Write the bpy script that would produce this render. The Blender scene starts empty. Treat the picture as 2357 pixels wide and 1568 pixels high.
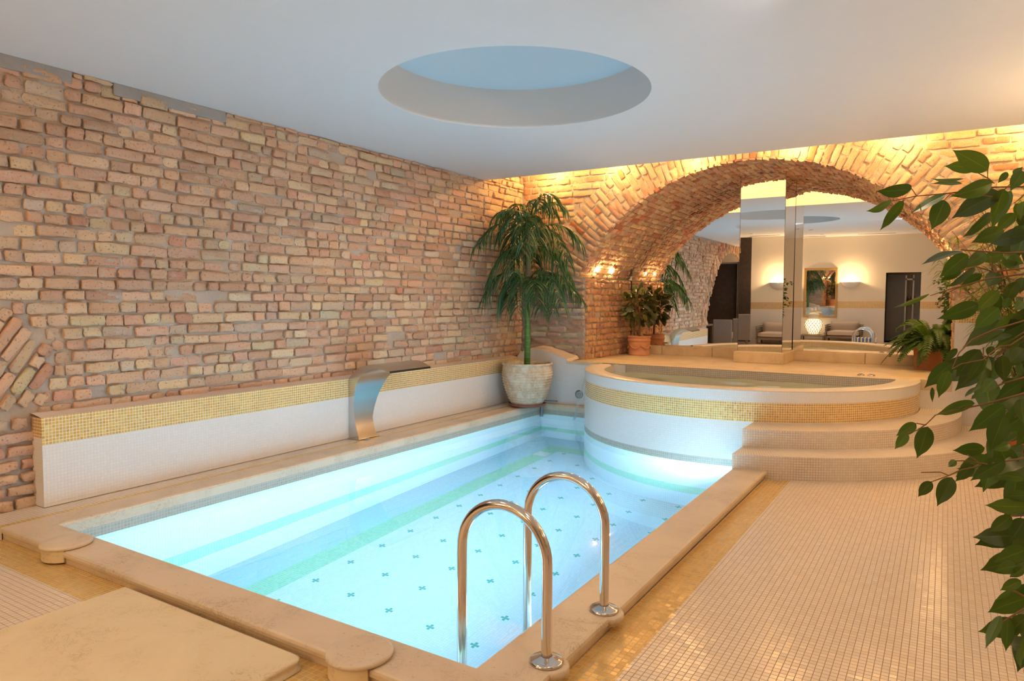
import bpy, math, random
import numpy as np
from mathutils import Vector, Matrix
random.seed(7)
rng = np.random.default_rng(7)
S = bpy.context.scene
COL = S.collection
PI = math.pi

# ------------------------------------------------------------------ camera
F_PX, YAW, PITCH, ROLL = 1604.99, math.radians(31.8875), math.radians(3.3505), math.radians(0.27395)
CAM = Vector((0, 0, 1.5))
_f = Vector((-math.sin(YAW)*math.cos(PITCH), math.cos(YAW)*math.cos(PITCH), -math.sin(PITCH)))
_r0 = Vector((math.cos(YAW), math.sin(YAW), 0)); _u0 = _r0.cross(_f)
_r = _r0*math.cos(ROLL) + _u0*math.sin(ROLL); _u = -_r0*math.sin(ROLL) + _u0*math.cos(ROLL)
cd = bpy.data.cameras.new('camera'); cd.sensor_width = 36; cd.sensor_fit = 'HORIZONTAL'; cd.lens = F_PX/2357*36
cd.clip_start = 0.02; cd.clip_end = 100
cam = bpy.data.objects.new('camera', cd); COL.objects.link(cam)
m = Matrix.Identity(4)
for i in range(3):
    m[i][0], m[i][1], m[i][2], m[i][3] = _r[i], _u[i], -_f[i], CAM[i]
cam.matrix_world = m
S.camera = cam

# ------------------------------------------------------------------ view, world, light
S.view_settings.view_transform = 'Standard'; S.view_settings.look = 'None'
S.view_settings.gamma = 1; S.view_settings.use_curve_mapping = False
S.view_settings.exposure = 0.27
cy = S.cycles
cy.use_denoising = True
cy.max_bounces = 9; cy.diffuse_bounces = 4; cy.glossy_bounces = 5; cy.transmission_bounces = 8
cy.caustics_refractive = True; cy.caustics_reflective = True; cy.sample_clamp_indirect = 8
w = bpy.data.worlds.new('world'); S.world = w; w.use_nodes = True
w.node_tree.nodes['Background'].inputs[0].default_value = (0.6, 0.75, 1, 1)
w.node_tree.nodes['Background'].inputs[1].default_value = 0.03

WARM = (1.0, 0.65, 0.33); WARMW = (1.0, 0.76, 0.53); NEUT = (1.0, 0.90, 0.84); CYAN = (0.48, 0.80, 1.0)
def light(name, kind, loc, energy, color, size=0.1, aim=None, **kw):
    l = bpy.data.lights.new(name, kind); l.energy = energy; l.color = color
    if kind == 'AREA':
        l.shape = kw.get('shape', 'DISK'); l.size = size
        if 'size_y' in kw: l.size_y = kw['size_y']
        if 'spread' in kw: l.spread = kw['spread']
    else:
        l.shadow_soft_size = size
    if kind == 'SPOT':
        l.spot_size = kw.get('angle', 2.0); l.spot_blend = kw.get('blend', 0.6)
    o = bpy.data.objects.new(name, l); COL.objects.link(o); o.location = loc
    if aim is not None:
        d = Vector(aim) - Vector(loc); o.rotation_euler = d.to_track_quat('-Z', 'Y').to_euler()
    return o
# underwater pool lamps set in the near and right pool walls
for y in (3.3, 5.0, 6.3):
    light('pool_lamp_light', 'AREA', (-1.68, y, -0.42), 60, CYAN, 0.3, aim=(-4.9, y, 1.6))
for x in (-2.9,):
    light('pool_lamp_light', 'AREA', (x, 2.40, -0.45), 38, CYAN, 0.3, aim=(x, 8, 3.4))
# lamps in the slot above the arch
COVE_X = (-5.0, -4.0, -2.85, -1.62, -0.5, 0.68, 1.5)
for x in COVE_X:
    light('cove_light', 'POINT', (x, 8.98, 3.42), 25, (1.0, 0.57, 0.20), 0.03)
# recessed ceiling lamps; deck ones added for fill, the aimed ones to brighten brick
DOWN = [(-4.85, 1.3), (-4.85, -0.4), (-3.0, 1.6), (-0.6, 2.2), (-0.6, 3.7), (-3.0, -0.6), (-0.6, 0.2), (1.3, 2.6), (1.3, 4.9)]
FILL_AIMS = {(1.3, 2.6): (-5.5, 5.4, 1.6), (-0.6, 3.7): (-5.5, 7.6, 1.5), (1.3, 4.9): (-5.5, 3.2, 1.7)}
for (x, y) in DOWN:
    a = FILL_AIMS.get((x, y))
    light('downlight_light', 'SPOT', (x, y, 3.158), 85 if a else 28, NEUT if a else WARMW, 0.012, aim=a or (x, y, 0), angle=1.3 if a else 2.6, blend=0.9)
# wall sconces on the back wall and the right wall, light upwards
SCONCE = [(-2.32, -1.9, 1.76, 'b'), (-4.38, -1.9, 1.76, 'b'), (1.6, 4.6, 2.15, 'r'), (1.6, 6.7, 2.15, 'r'), (1.6, 2.2, 2.15, 'r')]
for (x, y, z, k) in SCONCE:
    light('sconce_light', 'POINT', (x, y, z + 0.09), 66 if k == 'b' else (70 if y > 6 else 12), WARM, 0.05)
light('lantern_light', 'POINT', (-3.3, -1.62, 0.50), 9, WARM, 0.06)
# small spots on the two springing ledges of the arch
SPOTS = [(-4.575, 9.72), (-4.575, 10.22), (0.145, 9.72), (0.145, 10.22)]
for (x, y) in SPOTS:
    s = 1 if x < -2 else -1
    light('ledge_spot_light', 'POINT', (x + s*0.075, y, 1.965), 15, (1.0, 0.62, 0.25), 0.02)

# ------------------------------------------------------------------ helpers: projection of a photo point on to a real plane
def ray(x, y):
    a = (x - 1178.5)/F_PX; b = -(y - 784)/F_PX
    return _f + _r*a + _u*b
def at_depth(x, y, d):
    return CAM + ray(x, y)*d

# ------------------------------------------------------------------ mesh builder
class MB:
    def __init__(s): s.v = []; s.f = []; s.m = []; s.uv = []; s.c = None; s.smooth = []
    def add(s, vs, fs, mat=0, uvs=None, smooth=False):
        o = len(s.v); s.v.extend([tuple(p) for p in vs])
        for i, f in enumerate(fs):
            s.f.append([o + k for k in f]); s.m.append(mat); s.smooth.append(smooth)
            s.uv.append(uvs[i] if uvs else [(0, 0)]*len(f))
    def quad(s, a, b, c, d, mat=0, uv=None):
        if uv is None: uv = s.plan([a, b, c, d])
        s.add([a, b, c, d], [(0, 1, 2, 3)], mat, [uv])
    @staticmethod
    def plan(ps):
        P = [Vector(p) for p in ps]; n = Vector((0, 0, 0))
        for i in range(len(P)): n += P[i].cross(P[(i + 1) % len(P)])
        n = [abs(k) for k in n]; k = n.index(max(n))
        if k == 0: return [(p.y, p.z) for p in P]
        if k == 1: return [(p.x, p.z) for p in P]
        return [(p.x, p.y) for p in P]
    def poly(s, ps, mat=0, uv=None): s.add(ps, [tuple(range(len(ps)))], mat, [uv or s.plan(ps)])
    def box(s, x0, x1, y0, y1, z0, z1, mat=0, skip=''):
        a = [(x0, y0, z0), (x1, y0, z0), (x1, y1, z0), (x0, y1, z0), (x0, y0, z1), (x1, y0, z1), (x1, y1, z1), (x0, y1, z1)]
        for nm, q in (('b', (3, 2, 1, 0)), ('t', (4, 5, 6, 7)), ('s', (0, 1, 5, 4)), ('e', (1, 2, 6, 5)), ('n', (2, 3, 7, 6)), ('w', (3, 0, 4, 7))):
            if nm not in skip: s.quad(*[a[i] for i in q], mat)
    def rbox(s, c, size, r=0.01, rot=None, mat=0, seg=2, puff=0.0):
        # rounded box; puff swells the faces like a cushion
        n = 6 if puff else 1
        hx, hy, hz = [k/2 for k in size]
        def ax(h, rr):
            base = [-h + rr + (2*h - 2*rr)*i/n for i in range(n + 1)]
            return base
        import bmesh
        bm = bmesh.new(); bmesh.ops.create_cube(bm, size=1)
        for v in bm.verts: v.co = Vector((v.co.x*size[0], v.co.y*size[1], v.co.z*size[2]))
        if puff:
            bmesh.ops.subdivide_edges(bm, edges=bm.edges[:], cuts=5, use_grid_fill=True)
            for v in bm.verts:
                a, b, cc = v.co.x/hx, v.co.y/hy, v.co.z/hz
                k = [abs(size[0]), abs(size[1]), abs(size[2])].index(min(size))
                if k == 0: v.co.x *= 1 + puff*((1 - b**4)*(1 - cc**4)) - .35*max(abs(b), abs(cc))**8
                elif k == 1: v.co.y *= 1 + puff*((1 - a**4)*(1 - cc**4)) - .35*max(abs(a), abs(cc))**8
                else: v.co.z *= 1 + puff*((1 - a**4)*(1 - b**4)) - .35*max(abs(a), abs(b))**8
        else:
            bmesh.ops.bevel(bm, geom=bm.edges[:], offset=min(r, min(size)*.45), segments=seg, affect='EDGES', profile=.5)
        M = Matrix.Translation(Vector(c)) @ (rot.to_4x4() if rot else Matrix.Identity(4))
        bm.transform(M); bm.verts.ensure_lookup_table()
        vs = [v.co[:] for v in bm.verts]; fs = [[v.index for v in f.verts] for f in bm.faces]
        bm.free()
        s.add(vs, fs, mat, [s.plan([vs[i] for i in f]) for f in fs], smooth=bool(puff))
    def grid(s, P, mat=0, uv=None, smooth=True, closed=False):
        P = np.asarray(P); m_, n_ = P.shape[:2]
        vs = P.reshape(-1, 3).tolist(); fs = []; us = []
        for i in range(m_ - 1):
            for j in range(n_ if closed else n_ - 1):
                j2 = (j + 1) % n_
                fs.append((i*n_ + j, i*n_ + j2, (i + 1)*n_ + j2, (i + 1)*n_ + j))
                if uv is not None: us.append([tuple(uv[i][j]), tuple(uv[i][j2]), tuple(uv[i + 1][j2]), tuple(uv[i + 1][j])])
        s.add(vs, fs, mat, us if uv is not None else None, smooth)
    def lathe(s, prof, c=(0, 0, 0), seg=40, mat=0, smooth=True, wob=None):
        P = []; 
        for (r, z) in prof:
            row = []
            for k in range(seg):
                t = 2*PI*k/seg; rr = r*(1 + (wob(t, z) if wob else 0))
                row.append((c[0] + rr*math.cos(t), c[1] + rr*math.sin(t), c[2] + z))
            P.append(row)
        s.grid(P, mat, None, smooth, True)
    def tube(s, pts, rad, seg=10, mat=0, cap=True):
        pts = [Vector(p) for p in pts]; n = len(pts)
        rad = [rad]*n if isinstance(rad, (int, float)) else rad
        t0 = (pts[1] - pts[0]).normalized(); up = Vector((0, 0, 1)) if abs(t0.z) < .9 else Vector((1, 0, 0))
        a = t0.cross(up).normalized(); P = []
        for i in range(n):
            t = (pts[min(i + 1, n - 1)] - pts[max(i - 1, 0)]).normalized()
            a = (a - t*a.dot(t)).normalized(); b = t.cross(a)
            P.append([tuple(pts[i] + (a*math.cos(2*PI*k/seg) + b*math.sin(2*PI*k/seg))*rad[i]) for k in range(seg)])
        s.grid(P, mat, None, True, True)
        if cap:
            s.add(P[0], [tuple(range(seg))[::-1]], mat); s.add(P[-1], [tuple(range(seg))], mat)
    def prism(s, pts, z0, z1, mat=0, top=None, side=None, bottom=True):
        # pts counter-clockwise in plan
        n = len(pts); top = mat if top is None else top; side = mat if side is None else side
        s.poly([(p[0], p[1], z1) for p in pts], top)
        if bottom: s.poly([(p[0], p[1], z0) for p in reversed(pts)], mat)
        L = 0
        for i in range(n):
            a, b = pts[i], pts[(i + 1) % n]; d = math.hypot(b[0] - a[0], b[1] - a[1])
            s.quad((a[0], a[1], z0), (b[0], b[1], z0), (b[0], b[1], z1), (a[0], a[1], z1), side, [(L, z0), (L + d, z0), (L + d, z1), (L, z1)])
            L += d
    def build(s, name, mats, parent=None, kind=None, world=True):
        me = bpy.data.meshes.new(name)
        me.from_pydata(s.v, [], s.f)
        mats = mats if isinstance(mats, (list, tuple)) else [mats]
        for mt in mats: me.materials.append(mt)
        me.polygons.foreach_set('material_index', s.m)
        me.polygons.foreach_set('use_smooth', s.smooth)
        uvl = me.uv_layers.new(name='UVMap')
        flat = [k for f in s.uv for p in f for k in p]
        uvl.data.foreach_set('uv', flat)
        if s.c is not None:
            at = me.color_attributes.new('tint', 'FLOAT_COLOR', 'POINT')
            at.data.foreach_set('color', np.asarray(s.c, dtype=np.float32).ravel())
        me.update()
        o = bpy.data.objects.new(name, me); COL.objects.link(o)
        if parent:
            o.parent = parent
            if world: o.location = (0, 0, 0) if parent.parent else -Vector(parent.location)
        if kind: o['kind'] = kind
        return o
def tag(o, label, cat, group=None):
    o['label'] = label; o['category'] = cat
    if group: o['group'] = group
    return o
def thing(name, label, cat, loc=(0, 0, 0), group=None):
    o = bpy.data.objects.new(name, None); COL.objects.link(o); o.location = loc; o.empty_display_size = .1
    return tag(o, label, cat, group)

# ------------------------------------------------------------------ materials
class NT:
    def __init__(s, name):
        s.mat = bpy.data.materials.new(name); s.mat.use_nodes = True; s.t = s.mat.node_tree
        s.b = s.t.nodes['Principled BSDF']; s.out = s.t.nodes['Material Output']
    def n(s, typ, **kw):
        d = s.t.nodes.new(typ)
        for k, v in kw.items(): setattr(d, k, v)
        return d
    def l(s, a, b): s.t.links.new(a, b)
    def math(s, op, a, b=None, c=None):
        d = s.n('ShaderNodeMath', operation=op)
        for i, x in enumerate((a, b, c)):
            if x is None: continue
            if isinstance(x, (int, float)): d.inputs[i].default_value = x
            else: s.l(x, d.inputs[i])
        return d.outputs[0]
    def vmath(s, op, a, b=None):
        d = s.n('ShaderNodeVectorMath', operation=op)
        for i, x in enumerate((a, b)):
            if x is None: continue
            if isinstance(x, (tuple, list)): d.inputs[i].default_value = x
            elif isinstance(x, (int, float)): d.inputs['Scale'].default_value = x
            else: s.l(x, d.inputs[i])
        return d
    def mix(s, fac, a, b, mode='MIX'):
        d = s.n('ShaderNodeMix', data_type='RGBA', blend_type=mode)
        for i, x in ((0, fac), (6, a), (7, b)):
            if isinstance(x, (int, float)): d.inputs[i].default_value = x
            elif isinstance(x, (tuple, list)): d.inputs[i].default_value = (*x[:3], 1)
            else: s.l(x, d.inputs[i])
        return d.outputs[2]
    def noise(s, vec, scale, detail=4, rough=.55, dist=0):
        d = s.n('ShaderNodeTexNoise'); d.inputs['Scale'].default_value = scale; d.inputs['Detail'].default_value = detail
        d.inputs['Roughness'].default_value = rough; d.inputs['Distortion'].default_value = dist
        if vec is not None: s.l(vec, d.inputs['Vector'])
        return d
    def ramp(s, fac, stops):
        d = s.n('ShaderNodeValToRGB'); e = d.color_ramp.elements
        while len(e) < len(stops): e.new(.5)
        for i, (p, c) in enumerate(stops): e[i].position = p; e[i].color = (*c[:3], 1)
        s.l(fac, d.inputs[0]); return d.outputs[0]
    def set(s, **kw):
        for k, v in kw.items():
            i = s.b.inputs[k.replace('_', ' ')]
            if isinstance(v, (int, float)): i.default_value = v
            elif isinstance(v, tuple): i.default_value = (*v, 1) if len(v) == 3 else v
            else: s.l(v, i)
        return s.mat
    def bump(s, h, strength, dist=.01, normal=None):
        d = s.n('ShaderNodeBump'); d.inputs['Strength'].default_value = strength; d.inputs['Distance'].default_value = dist
        s.l(h, d.inputs['Height'])
        if normal is not None: s.l(normal, d.inputs['Normal'])
        return d.outputs[0]

def plain(name, col, rough=.5, metal=0, spec=.5, bump=0, bscale=60, var=0):
    t = NT(name); g = t.n('ShaderNodeTexCoord')
    c = col
    if var:
        nz = t.noise(g.outputs['Object'], 9, 5)
        c = t.mix(nz.outputs[0], tuple(k*(1 - var) for k in col), tuple(min(1, k*(1 + var)) for k in col))
    t.set(Base_Color=c, Roughness=rough, Metallic=metal); t.b.inputs['Specular IOR Level'].default_value = spec
    if bump: t.set(Normal=t.bump(t.noise(g.outputs['Object'], bscale, 4).outputs[0], bump, .01))
    return t.mat

def mosaic(name, ca, cb, grout, rough=.25, pitch=.0235, gap=.07, tilt=.03, metal=0, cross=None, wear=None, spec=.5, grout2=None):
    """small square tiles, laid out in metres on the UV map"""
    t = NT(name); uv = t.n('ShaderNodeUVMap', uv_map='UVMap')
    sc = t.vmath('SCALE', uv.outputs[0], 1/pitch).outputs[0]
    cell = t.vmath('FLOOR', sc).outputs[0]; fr = t.vmath('SUBTRACT', sc, cell).outputs[0]
    wn = t.n('ShaderNodeTexWhiteNoise', noise_dimensions='3D'); t.l(cell, wn.inputs['Vector'])
    sx = t.n('ShaderNodeSeparateXYZ'); t.l(fr, sx.inputs[0])
    dx = t.math('ABSOLUTE', t.math('SUBTRACT', sx.outputs[0], .5)); dy = t.math('ABSOLUTE', t.math('SUBTRACT', sx.outputs[1], .5))
    d = t.math('MAXIMUM', dx, dy)
    mk = t.n('ShaderNodeMapRange'); mk.inputs[1].default_value = .5 - gap - .025; mk.inputs[2].default_value = .5 - gap + .025; t.l(d, mk.inputs[0])
    col = t.mix(wn.outputs[0], ca, cb)
    big = t.noise(uv.outputs[0], 1.1, 3)
    col = t.mix(t.math('MULTIPLY', big.outputs[0], .22), col, tuple(k*.78 for k in ca))
    if wear:
        wz = t.noise(uv.outputs[0], wear[0], 4); wm = t.ramp(wz.outputs[0], [(wear[1], (0, 0, 0)), (wear[1] + .03, (1, 1, 1))])
        col = t.mix(t.math('MULTIPLY', wm, .8), col, wear[2])
    if cross:
        px, py, ox, oy, ccol = cross
        # plus-shaped five-tile figures on a regular lattice, in whole tiles
        sp = t.n('ShaderNodeSeparateXYZ'); t.l(cell, sp.inputs[0])
        ax = t.math('SUBTRACT', t.math('FLOORED_MODULO', t.math('ADD', sp.outputs[0], ox), px), 3)
        ay = t.math('SUBTRACT', t.math('FLOORED_MODULO', t.math('ADD', sp.outputs[1], oy), py), 3)
        a = t.math('ABSOLUTE', ax); b = t.math('ABSOLUTE', ay)
        s_ = t.math('ADD', a, b)
        on = t.math('LESS_THAN', s_, 1.5)
        col = t.mix(on, col, ccol)
    g = grout
    if grout2:
        gz = t.noise(uv.outputs[0], 2.5, 3); g = t.mix(t.ramp(gz.outputs[0], [(.45, (0, 0, 0)), (.6, (1, 1, 1))]), grout, grout2)
    col = t.mix(mk.outputs[0], col, g)
    geo = t.n('ShaderNodeNewGeometry')
    rv = t.vmath('SCALE', t.vmath('SUBTRACT', wn.outputs[1], (.5, .5, .5)).outputs[0], tilt*2).outputs[0]
    nn = t.vmath('NORMALIZE', t.vmath('ADD', geo.outputs['Normal'], rv).outputs[0]).outputs[0]
    inv = t.math('SUBTRACT', 1, mk.outputs[0])
    nb = t.bump(inv, .35, .0015, nn)
    rr = t.mix(mk.outputs[0], (rough,)*3, (.75,)*3)
    t.set(Base_Color=col, Roughness=rr, Normal=nb, Metallic=(t.math('MULTIPLY', inv, metal) if metal else 0))
    t.b.inputs['Specular IOR Level'].default_value = spec
    return t.mat

def stone(name, ca, cb, vein, rough=.42, scale=1.0, pits=.5):
    t = NT(name); g = t.n('ShaderNodeTexCoord')
    n1 = t.noise(g.outputs['Object'], 2.2*scale, 6, .6, .6); n2 = t.noise(g.outputs['Object'], 11*scale, 6, .7, 1.2); n3 = t.noise(g.outputs['Object'], 34*scale, 5, .6)
    col = t.mix(t.ramp(n1.outputs[0], [(.35, (0, 0, 0)), (.65, (1, 1, 1))]), ca, cb)
    v = t.ramp(n2.outputs[0], [(.475, (0, 0, 0)), (.497, (1, 1, 1)), (.51, (0, 0, 0))])
    vm = t.math('MULTIPLY', v, t.ramp(n1.outputs[0], [(.48, (0, 0, 0)), (.62, (1, 1, 1))]))
    col = t.mix(t.math('MULTIPLY', vm, .75), col, vein)
    col = t.mix(t.math('MULTIPLY', t.ramp(n3.outputs[0], [(.62, (0, 0, 0)), (.7, (1, 1, 1))]), pits), col, vein)
    t.set(Base_Color=col, Roughness=rough, Normal=t.bump(n3.outputs[0], .18, .004))
    return t.mat

def brickmat(name):
    t = NT(name); g = t.n('ShaderNodeTexCoord'); a = t.n('ShaderNodeAttribute', attribute_name='tint')
    n1 = t.noise(g.outputs['Object'], 16, 6, .65); n2 = t.noise(g.outputs['Object'], 62, 5, .65); n3 = t.noise(g.outputs['Object'], 1.3, 4, .6)
    col = t.mix(n1.outputs[0], a.outputs[0], (.5, .5, .5), 'OVERLAY')
    col = t.mix(.55, a.outputs[0], col)
    col = t.mix(t.math('MULTIPLY', t.ramp(n2.outputs[0], [(.59, (0, 0, 0)), (.68, (1, 1, 1))]), .66), col, (.13, .065, .04))
    # pale mortar smears
    n4 = t.noise(g.outputs['Object'], 7, 6, .7)
    sm = t.ramp(n4.outputs[0], [(.57, (0, 0, 0)), (.72, (1, 1, 1))])
    col = t.mix(t.math('MULTIPLY', sm, .5), col, (.52, .46, .42))
    h = t.math('ADD', t.math('MULTIPLY', n1.outputs[0], 1.0), t.math('MULTIPLY', t.ramp(n2.outputs[0], [(.55, (1, 1, 1)), (.72, (0, 0, 0))]), .8))
    t.set(Base_Color=col, Roughness=.88, Normal=t.bump(h, .55, .008)); t.b.inputs['Specular IOR Level'].default_value = .25
    return t.mat
def mortarmat(name, ca=(.56, .50, .45), cb=(.38, .32, .27)):
    t = NT(name); g = t.n('ShaderNodeTexCoord')
    n1 = t.noise(g.outputs['Object'], 9, 6, .65); n2 = t.noise(g.outputs['Object'], 70, 5, .7); n3 = t.noise(g.outputs['Object'], 2, 3)
    col = t.mix(n1.outputs[0], ca, cb); col = t.mix(t.ramp(n3.outputs[0], [(.42, (0, 0, 0)), (.62, (1, 1, 1))]), col, (.52, .40, .30))
    h = t.math('ADD', n1.outputs[0], n2.outputs[0])
    t.set(Base_Color=col, Roughness=.95, Normal=t.bump(h, .8, .012)); t.b.inputs['Specular IOR Level'].default_value = .15
    return t.mat

WHITE_T = (.80, .77, .74); GOLD_A = (.78, .47, .10); GOLD_B = (.58, .32, .06)
M = {}
M['tile_white'] = mosaic('white_mosaic', (.79, .77, .76), (.75, .73, .72), (.68, .63, .58), .2, tilt=.015)
M['tile_deck'] = mosaic('deck_mosaic', (.84, .71, .57), (.76, .63, .49), (.34, .20, .10), .21, pitch=.0305, tilt=.03, gap=.05, spec=.7)
M['tile_step'] = mosaic('step_mosaic', (.77, .67, .57), (.69, .59, .49), (.58, .48, .38), .30, tilt=.02, grout2=(.42, .32, .23))
M['tile_gold'] = mosaic('gold_mosaic', GOLD_A, GOLD_B, (.82, .75, .64), .2, tilt=.09, metal=.3, gap=.085)
M['tile_rim'] = mosaic('rim_mosaic', (.78, .70, .60), (.72, .64, .54), (.66, .56, .46), .3, tilt=.015)
M['tile_gold_worn'] = mosaic('worn_gold_mosaic', GOLD_A, GOLD_B, (.82, .75, .64), .2, tilt=.09, metal=.3, gap=.085, wear=(2.1, .66, (.72, .58, .40)))
M['tile_gold_floor'] = mosaic('gold_floor_mosaic', (.76, .49, .15), (.60, .36, .10), (.62, .46, .26), .22, pitch=.0305, tilt=.05, metal=.15, gap=.06)
M['tile_pool'] = mosaic('pool_white_mosaic', (.84, .86, .86), (.78, .80, .81), (.62, .68, .70), .3, tilt=.0, gap=.05)
M['tile_pool_blue'] = mosaic('pool_blue_mosaic', (.54, .76, .84), (.48, .70, .79), (.45, .63, .70), .3, tilt=.0, gap=.05)
M['tile_green'] = mosaic('pool_green_mosaic', (.30, .66, .42), (.42, .74, .50), (.60, .78, .66), .3, tilt=.0, gap=.06)  # green cast of the cyan light on gold tile, put into the colour
M['tile_green_pale'] = mosaic('pale_green_mosaic', (.62, .80, .58), (.70, .84, .66), (.74, .84, .74), .3, tilt=.0, gap=.06)
M['tile_pool_floor'] = mosaic('pool_floor_mosaic', (.76, .85, .90), (.70, .80, .86), (.60, .69, .75), .3, pitch=.0228, tilt=.0, gap=.05, cross=(17, 17, 0, 0, (.08, .42, .32)))
M['tile_waterline'] = mosaic('waterline_mosaic', (.40, .38, .31), (.47, .45, .38), (.52, .50, .45), .25, tilt=.03)
M['tile_tub'] = mosaic('tub_inner_mosaic', (.62, .56, .48), (.54, .48, .41), (.26, .22, .18), .3, tilt=.02)
M['tile_back'] = mosaic('back_wall_mosaic', (.80, .75, .70), (.76, .71, .66), (.66, .60, .55), .3, tilt=.02)
M['stone'] = stone('coping_limestone', (.70, .56, .41), (.61, .48, .34), (.22, .13, .07), .4, 1.0, .35)
M['slab'] = stone('slab_limestone', (.77, .62, .40), (.71, .56, .35), (.36, .23, .11), .38, .9, .2)
M['travertine'] = stone('travertine', (.68, .54, .37), (.58, .45, .30), (.28, .19, .11), .45, 1.6, .55)
M['brick'] = brickmat('old_brick'); M['mortar'] = mortarmat('old_mortar')
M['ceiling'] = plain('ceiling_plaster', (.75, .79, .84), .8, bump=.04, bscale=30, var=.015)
M['cream'] = plain('cream_plaster', (.80, .71, .56), .7, bump=.05, bscale=40)
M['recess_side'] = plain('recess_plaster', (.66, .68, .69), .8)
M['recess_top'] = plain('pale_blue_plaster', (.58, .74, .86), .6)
M['plaster_rough'] = plain('rough_plaster', (.66, .55, .48), .9, bump=.5, bscale=18, var=.15)
M['concrete'] = plain('grey_concrete', (.30, .28, .27), .9, bump=.6, bscale=40, var=.2)
M['mirror'] = plain('mirror_glass', (.90, .88, .86), .0, 1.0)
M['mirror_edge'] = plain('mirror_edge', (.10, .10, .09), .4)
M['steel'] = plain('brushed_steel', (.60, .59, .58), .24, 1.0)
M['chrome'] = plain('polished_steel', (.66, .60, .55), .13, 1.0)
M['steel_dark'] = plain('dark_steel', (.30, .30, .31), .35, 1.0)
M['black'] = plain('black_plastic', (.02, .02, .02), .3)
M['terracotta'] = plain('terracotta', (.58, .28, .16), .8, bump=.2, bscale=25, var=.15)
M['terracotta_dark'] = plain('dark_terracotta', (.48, .19, .085), .75, bump=.2, bscale=25, var=.15)
M['terracotta_orange'] = plain('orange_terracotta', (.62, .19, .05), .6, bump=.1, var=.1)
M['saucer'] = plain('red_brown_glaze', (.20, .06, .04), .35)
M['soil'] = plain('soil', (.05, .035, .025), .95, bump=.8, bscale=60)
M['wood'] = plain('golden_wood', (.46, .27, .08), .4, var=.15)
M['wicker'] = plain('dark_wicker', (.20, .14, .10), .6, bump=.4, bscale=120)
M['cushion'] = plain('taupe_fabric', (.52, .43, .36), .9, bump=.15, bscale=200)
M['dark_wall'] = plain('dark_brown_wall', (.07, .045, .032), .8, bump=.6, bscale=9, var=.5)
M['chair_grey'] = plain('grey_fabric', (.22, .19, .17), .9, bump=.2, bscale=150, var=.1)
M['shower_dark'] = plain('dark_grey_panel', (.10, .09, .085), .5, var=.1)
M['white_paint'] = plain('white_paint', (.80, .79, .76), .45)
M['glaze'] = plain('white_ceramic', (.80, .74, .62), .25)
M['blue_fabric'] = plain('blue_fabric', (.10, .20, .42), .8)
M['amber'] = plain('amber_bottle', (.25, .05, .015), .2)
def leafmat(name, ca, cb, rough=.35, trans=.3, scale=4):
    t = NT(name); g = t.n('ShaderNodeTexCoord'); n = t.noise(g.outputs['Object'], scale, 3)
    a = t.n('ShaderNodeAttribute', attribute_name='tint')
    c = t.mix(n.outputs[0], ca, cb); c = t.mix(1.0, c, a.outputs[0], 'MULTIPLY')
    t.set(Base_Color=c, Roughness=rough)
    tr = t.n('ShaderNodeBsdfTranslucent'); c2 = t.mix(1.0, c, (1.5, 1.7, .6), 'MULTIPLY'); t.l(c2, tr.inputs[0])
    ms = t.n('ShaderNodeMixShader'); ms.inputs[0].default_value = trans
    t.l(t.b.outputs[0], ms.inputs[1]); t.l(tr.outputs[0], ms.inputs[2]); t.l(ms.outputs[0], t.out.inputs[0])
    return t.mat
M['leaf_ficus'] = leafmat('ficus_leaf', (.045, .074, .012), (.075, .112, .018), .3, .38)
M['leaf_palm'] = leafmat('palm_leaf', (.03, .10, .04), (.06, .15, .06), .42, .2)
M['leaf_rubber'] = leafmat('rubber_leaf', (.035, .05, .014), (.09, .09, .025), .3, .12)
M['leaf_fern'] = leafmat('fern_leaf', (.045, .10, .012), (.08, .16, .02), .5, .3)
M['leaf_thin'] = leafmat('narrow_leaf', (.10, .16, .02), (.17, .24, .04), .5, .3)
M['twig'] = plain('twig_bark', (.22, .11, .045), .75)
M['bark'] = plain('grey_bark', (.22, .17, .12), .9, bump=.5, bscale=50)
def glow(name, col, st):
    t = NT(name); t.set(Base_Color=(.8, .8, .8), Emission_Color=col); t.b.inputs['Emission Strength'].default_value = st; return t.mat
M['bulb'] = glow('lit_bulb', (1.0, .72, .36), 40)
M['lantern_glow'] = glow('lantern_glow', (1.0, .72, .36), 3.5)
M['sconce_glow'] = glow('sconce_glow', (1.0, .74, .40), 7)
M['down_glow'] = glow('downlight_lens', (1.0, .85, .65), 1.0)
def trunkmat():
    t = NT('green_cane'); g = t.n('ShaderNodeTexCoord'); s = t.n('ShaderNodeSeparateXYZ'); t.l(g.outputs['Object'], s.inputs[0])
    w_ = t.math('FRACT', t.math('MULTIPLY', s.outputs[2], 13)); ring = t.math('LESS_THAN', w_, .09)
    nz = t.noise(g.outputs['Object'], 20, 4); c = t.mix(nz.outputs[0], (.015, .09, .012), (.06, .19, .03))
    c = t.mix(t.math('MULTIPLY', ring, .45), c, (.22, .27, .16)); t.set(Base_Color=c, Roughness=.35); return t.mat
M['cane'] = trunkmat()
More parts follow.
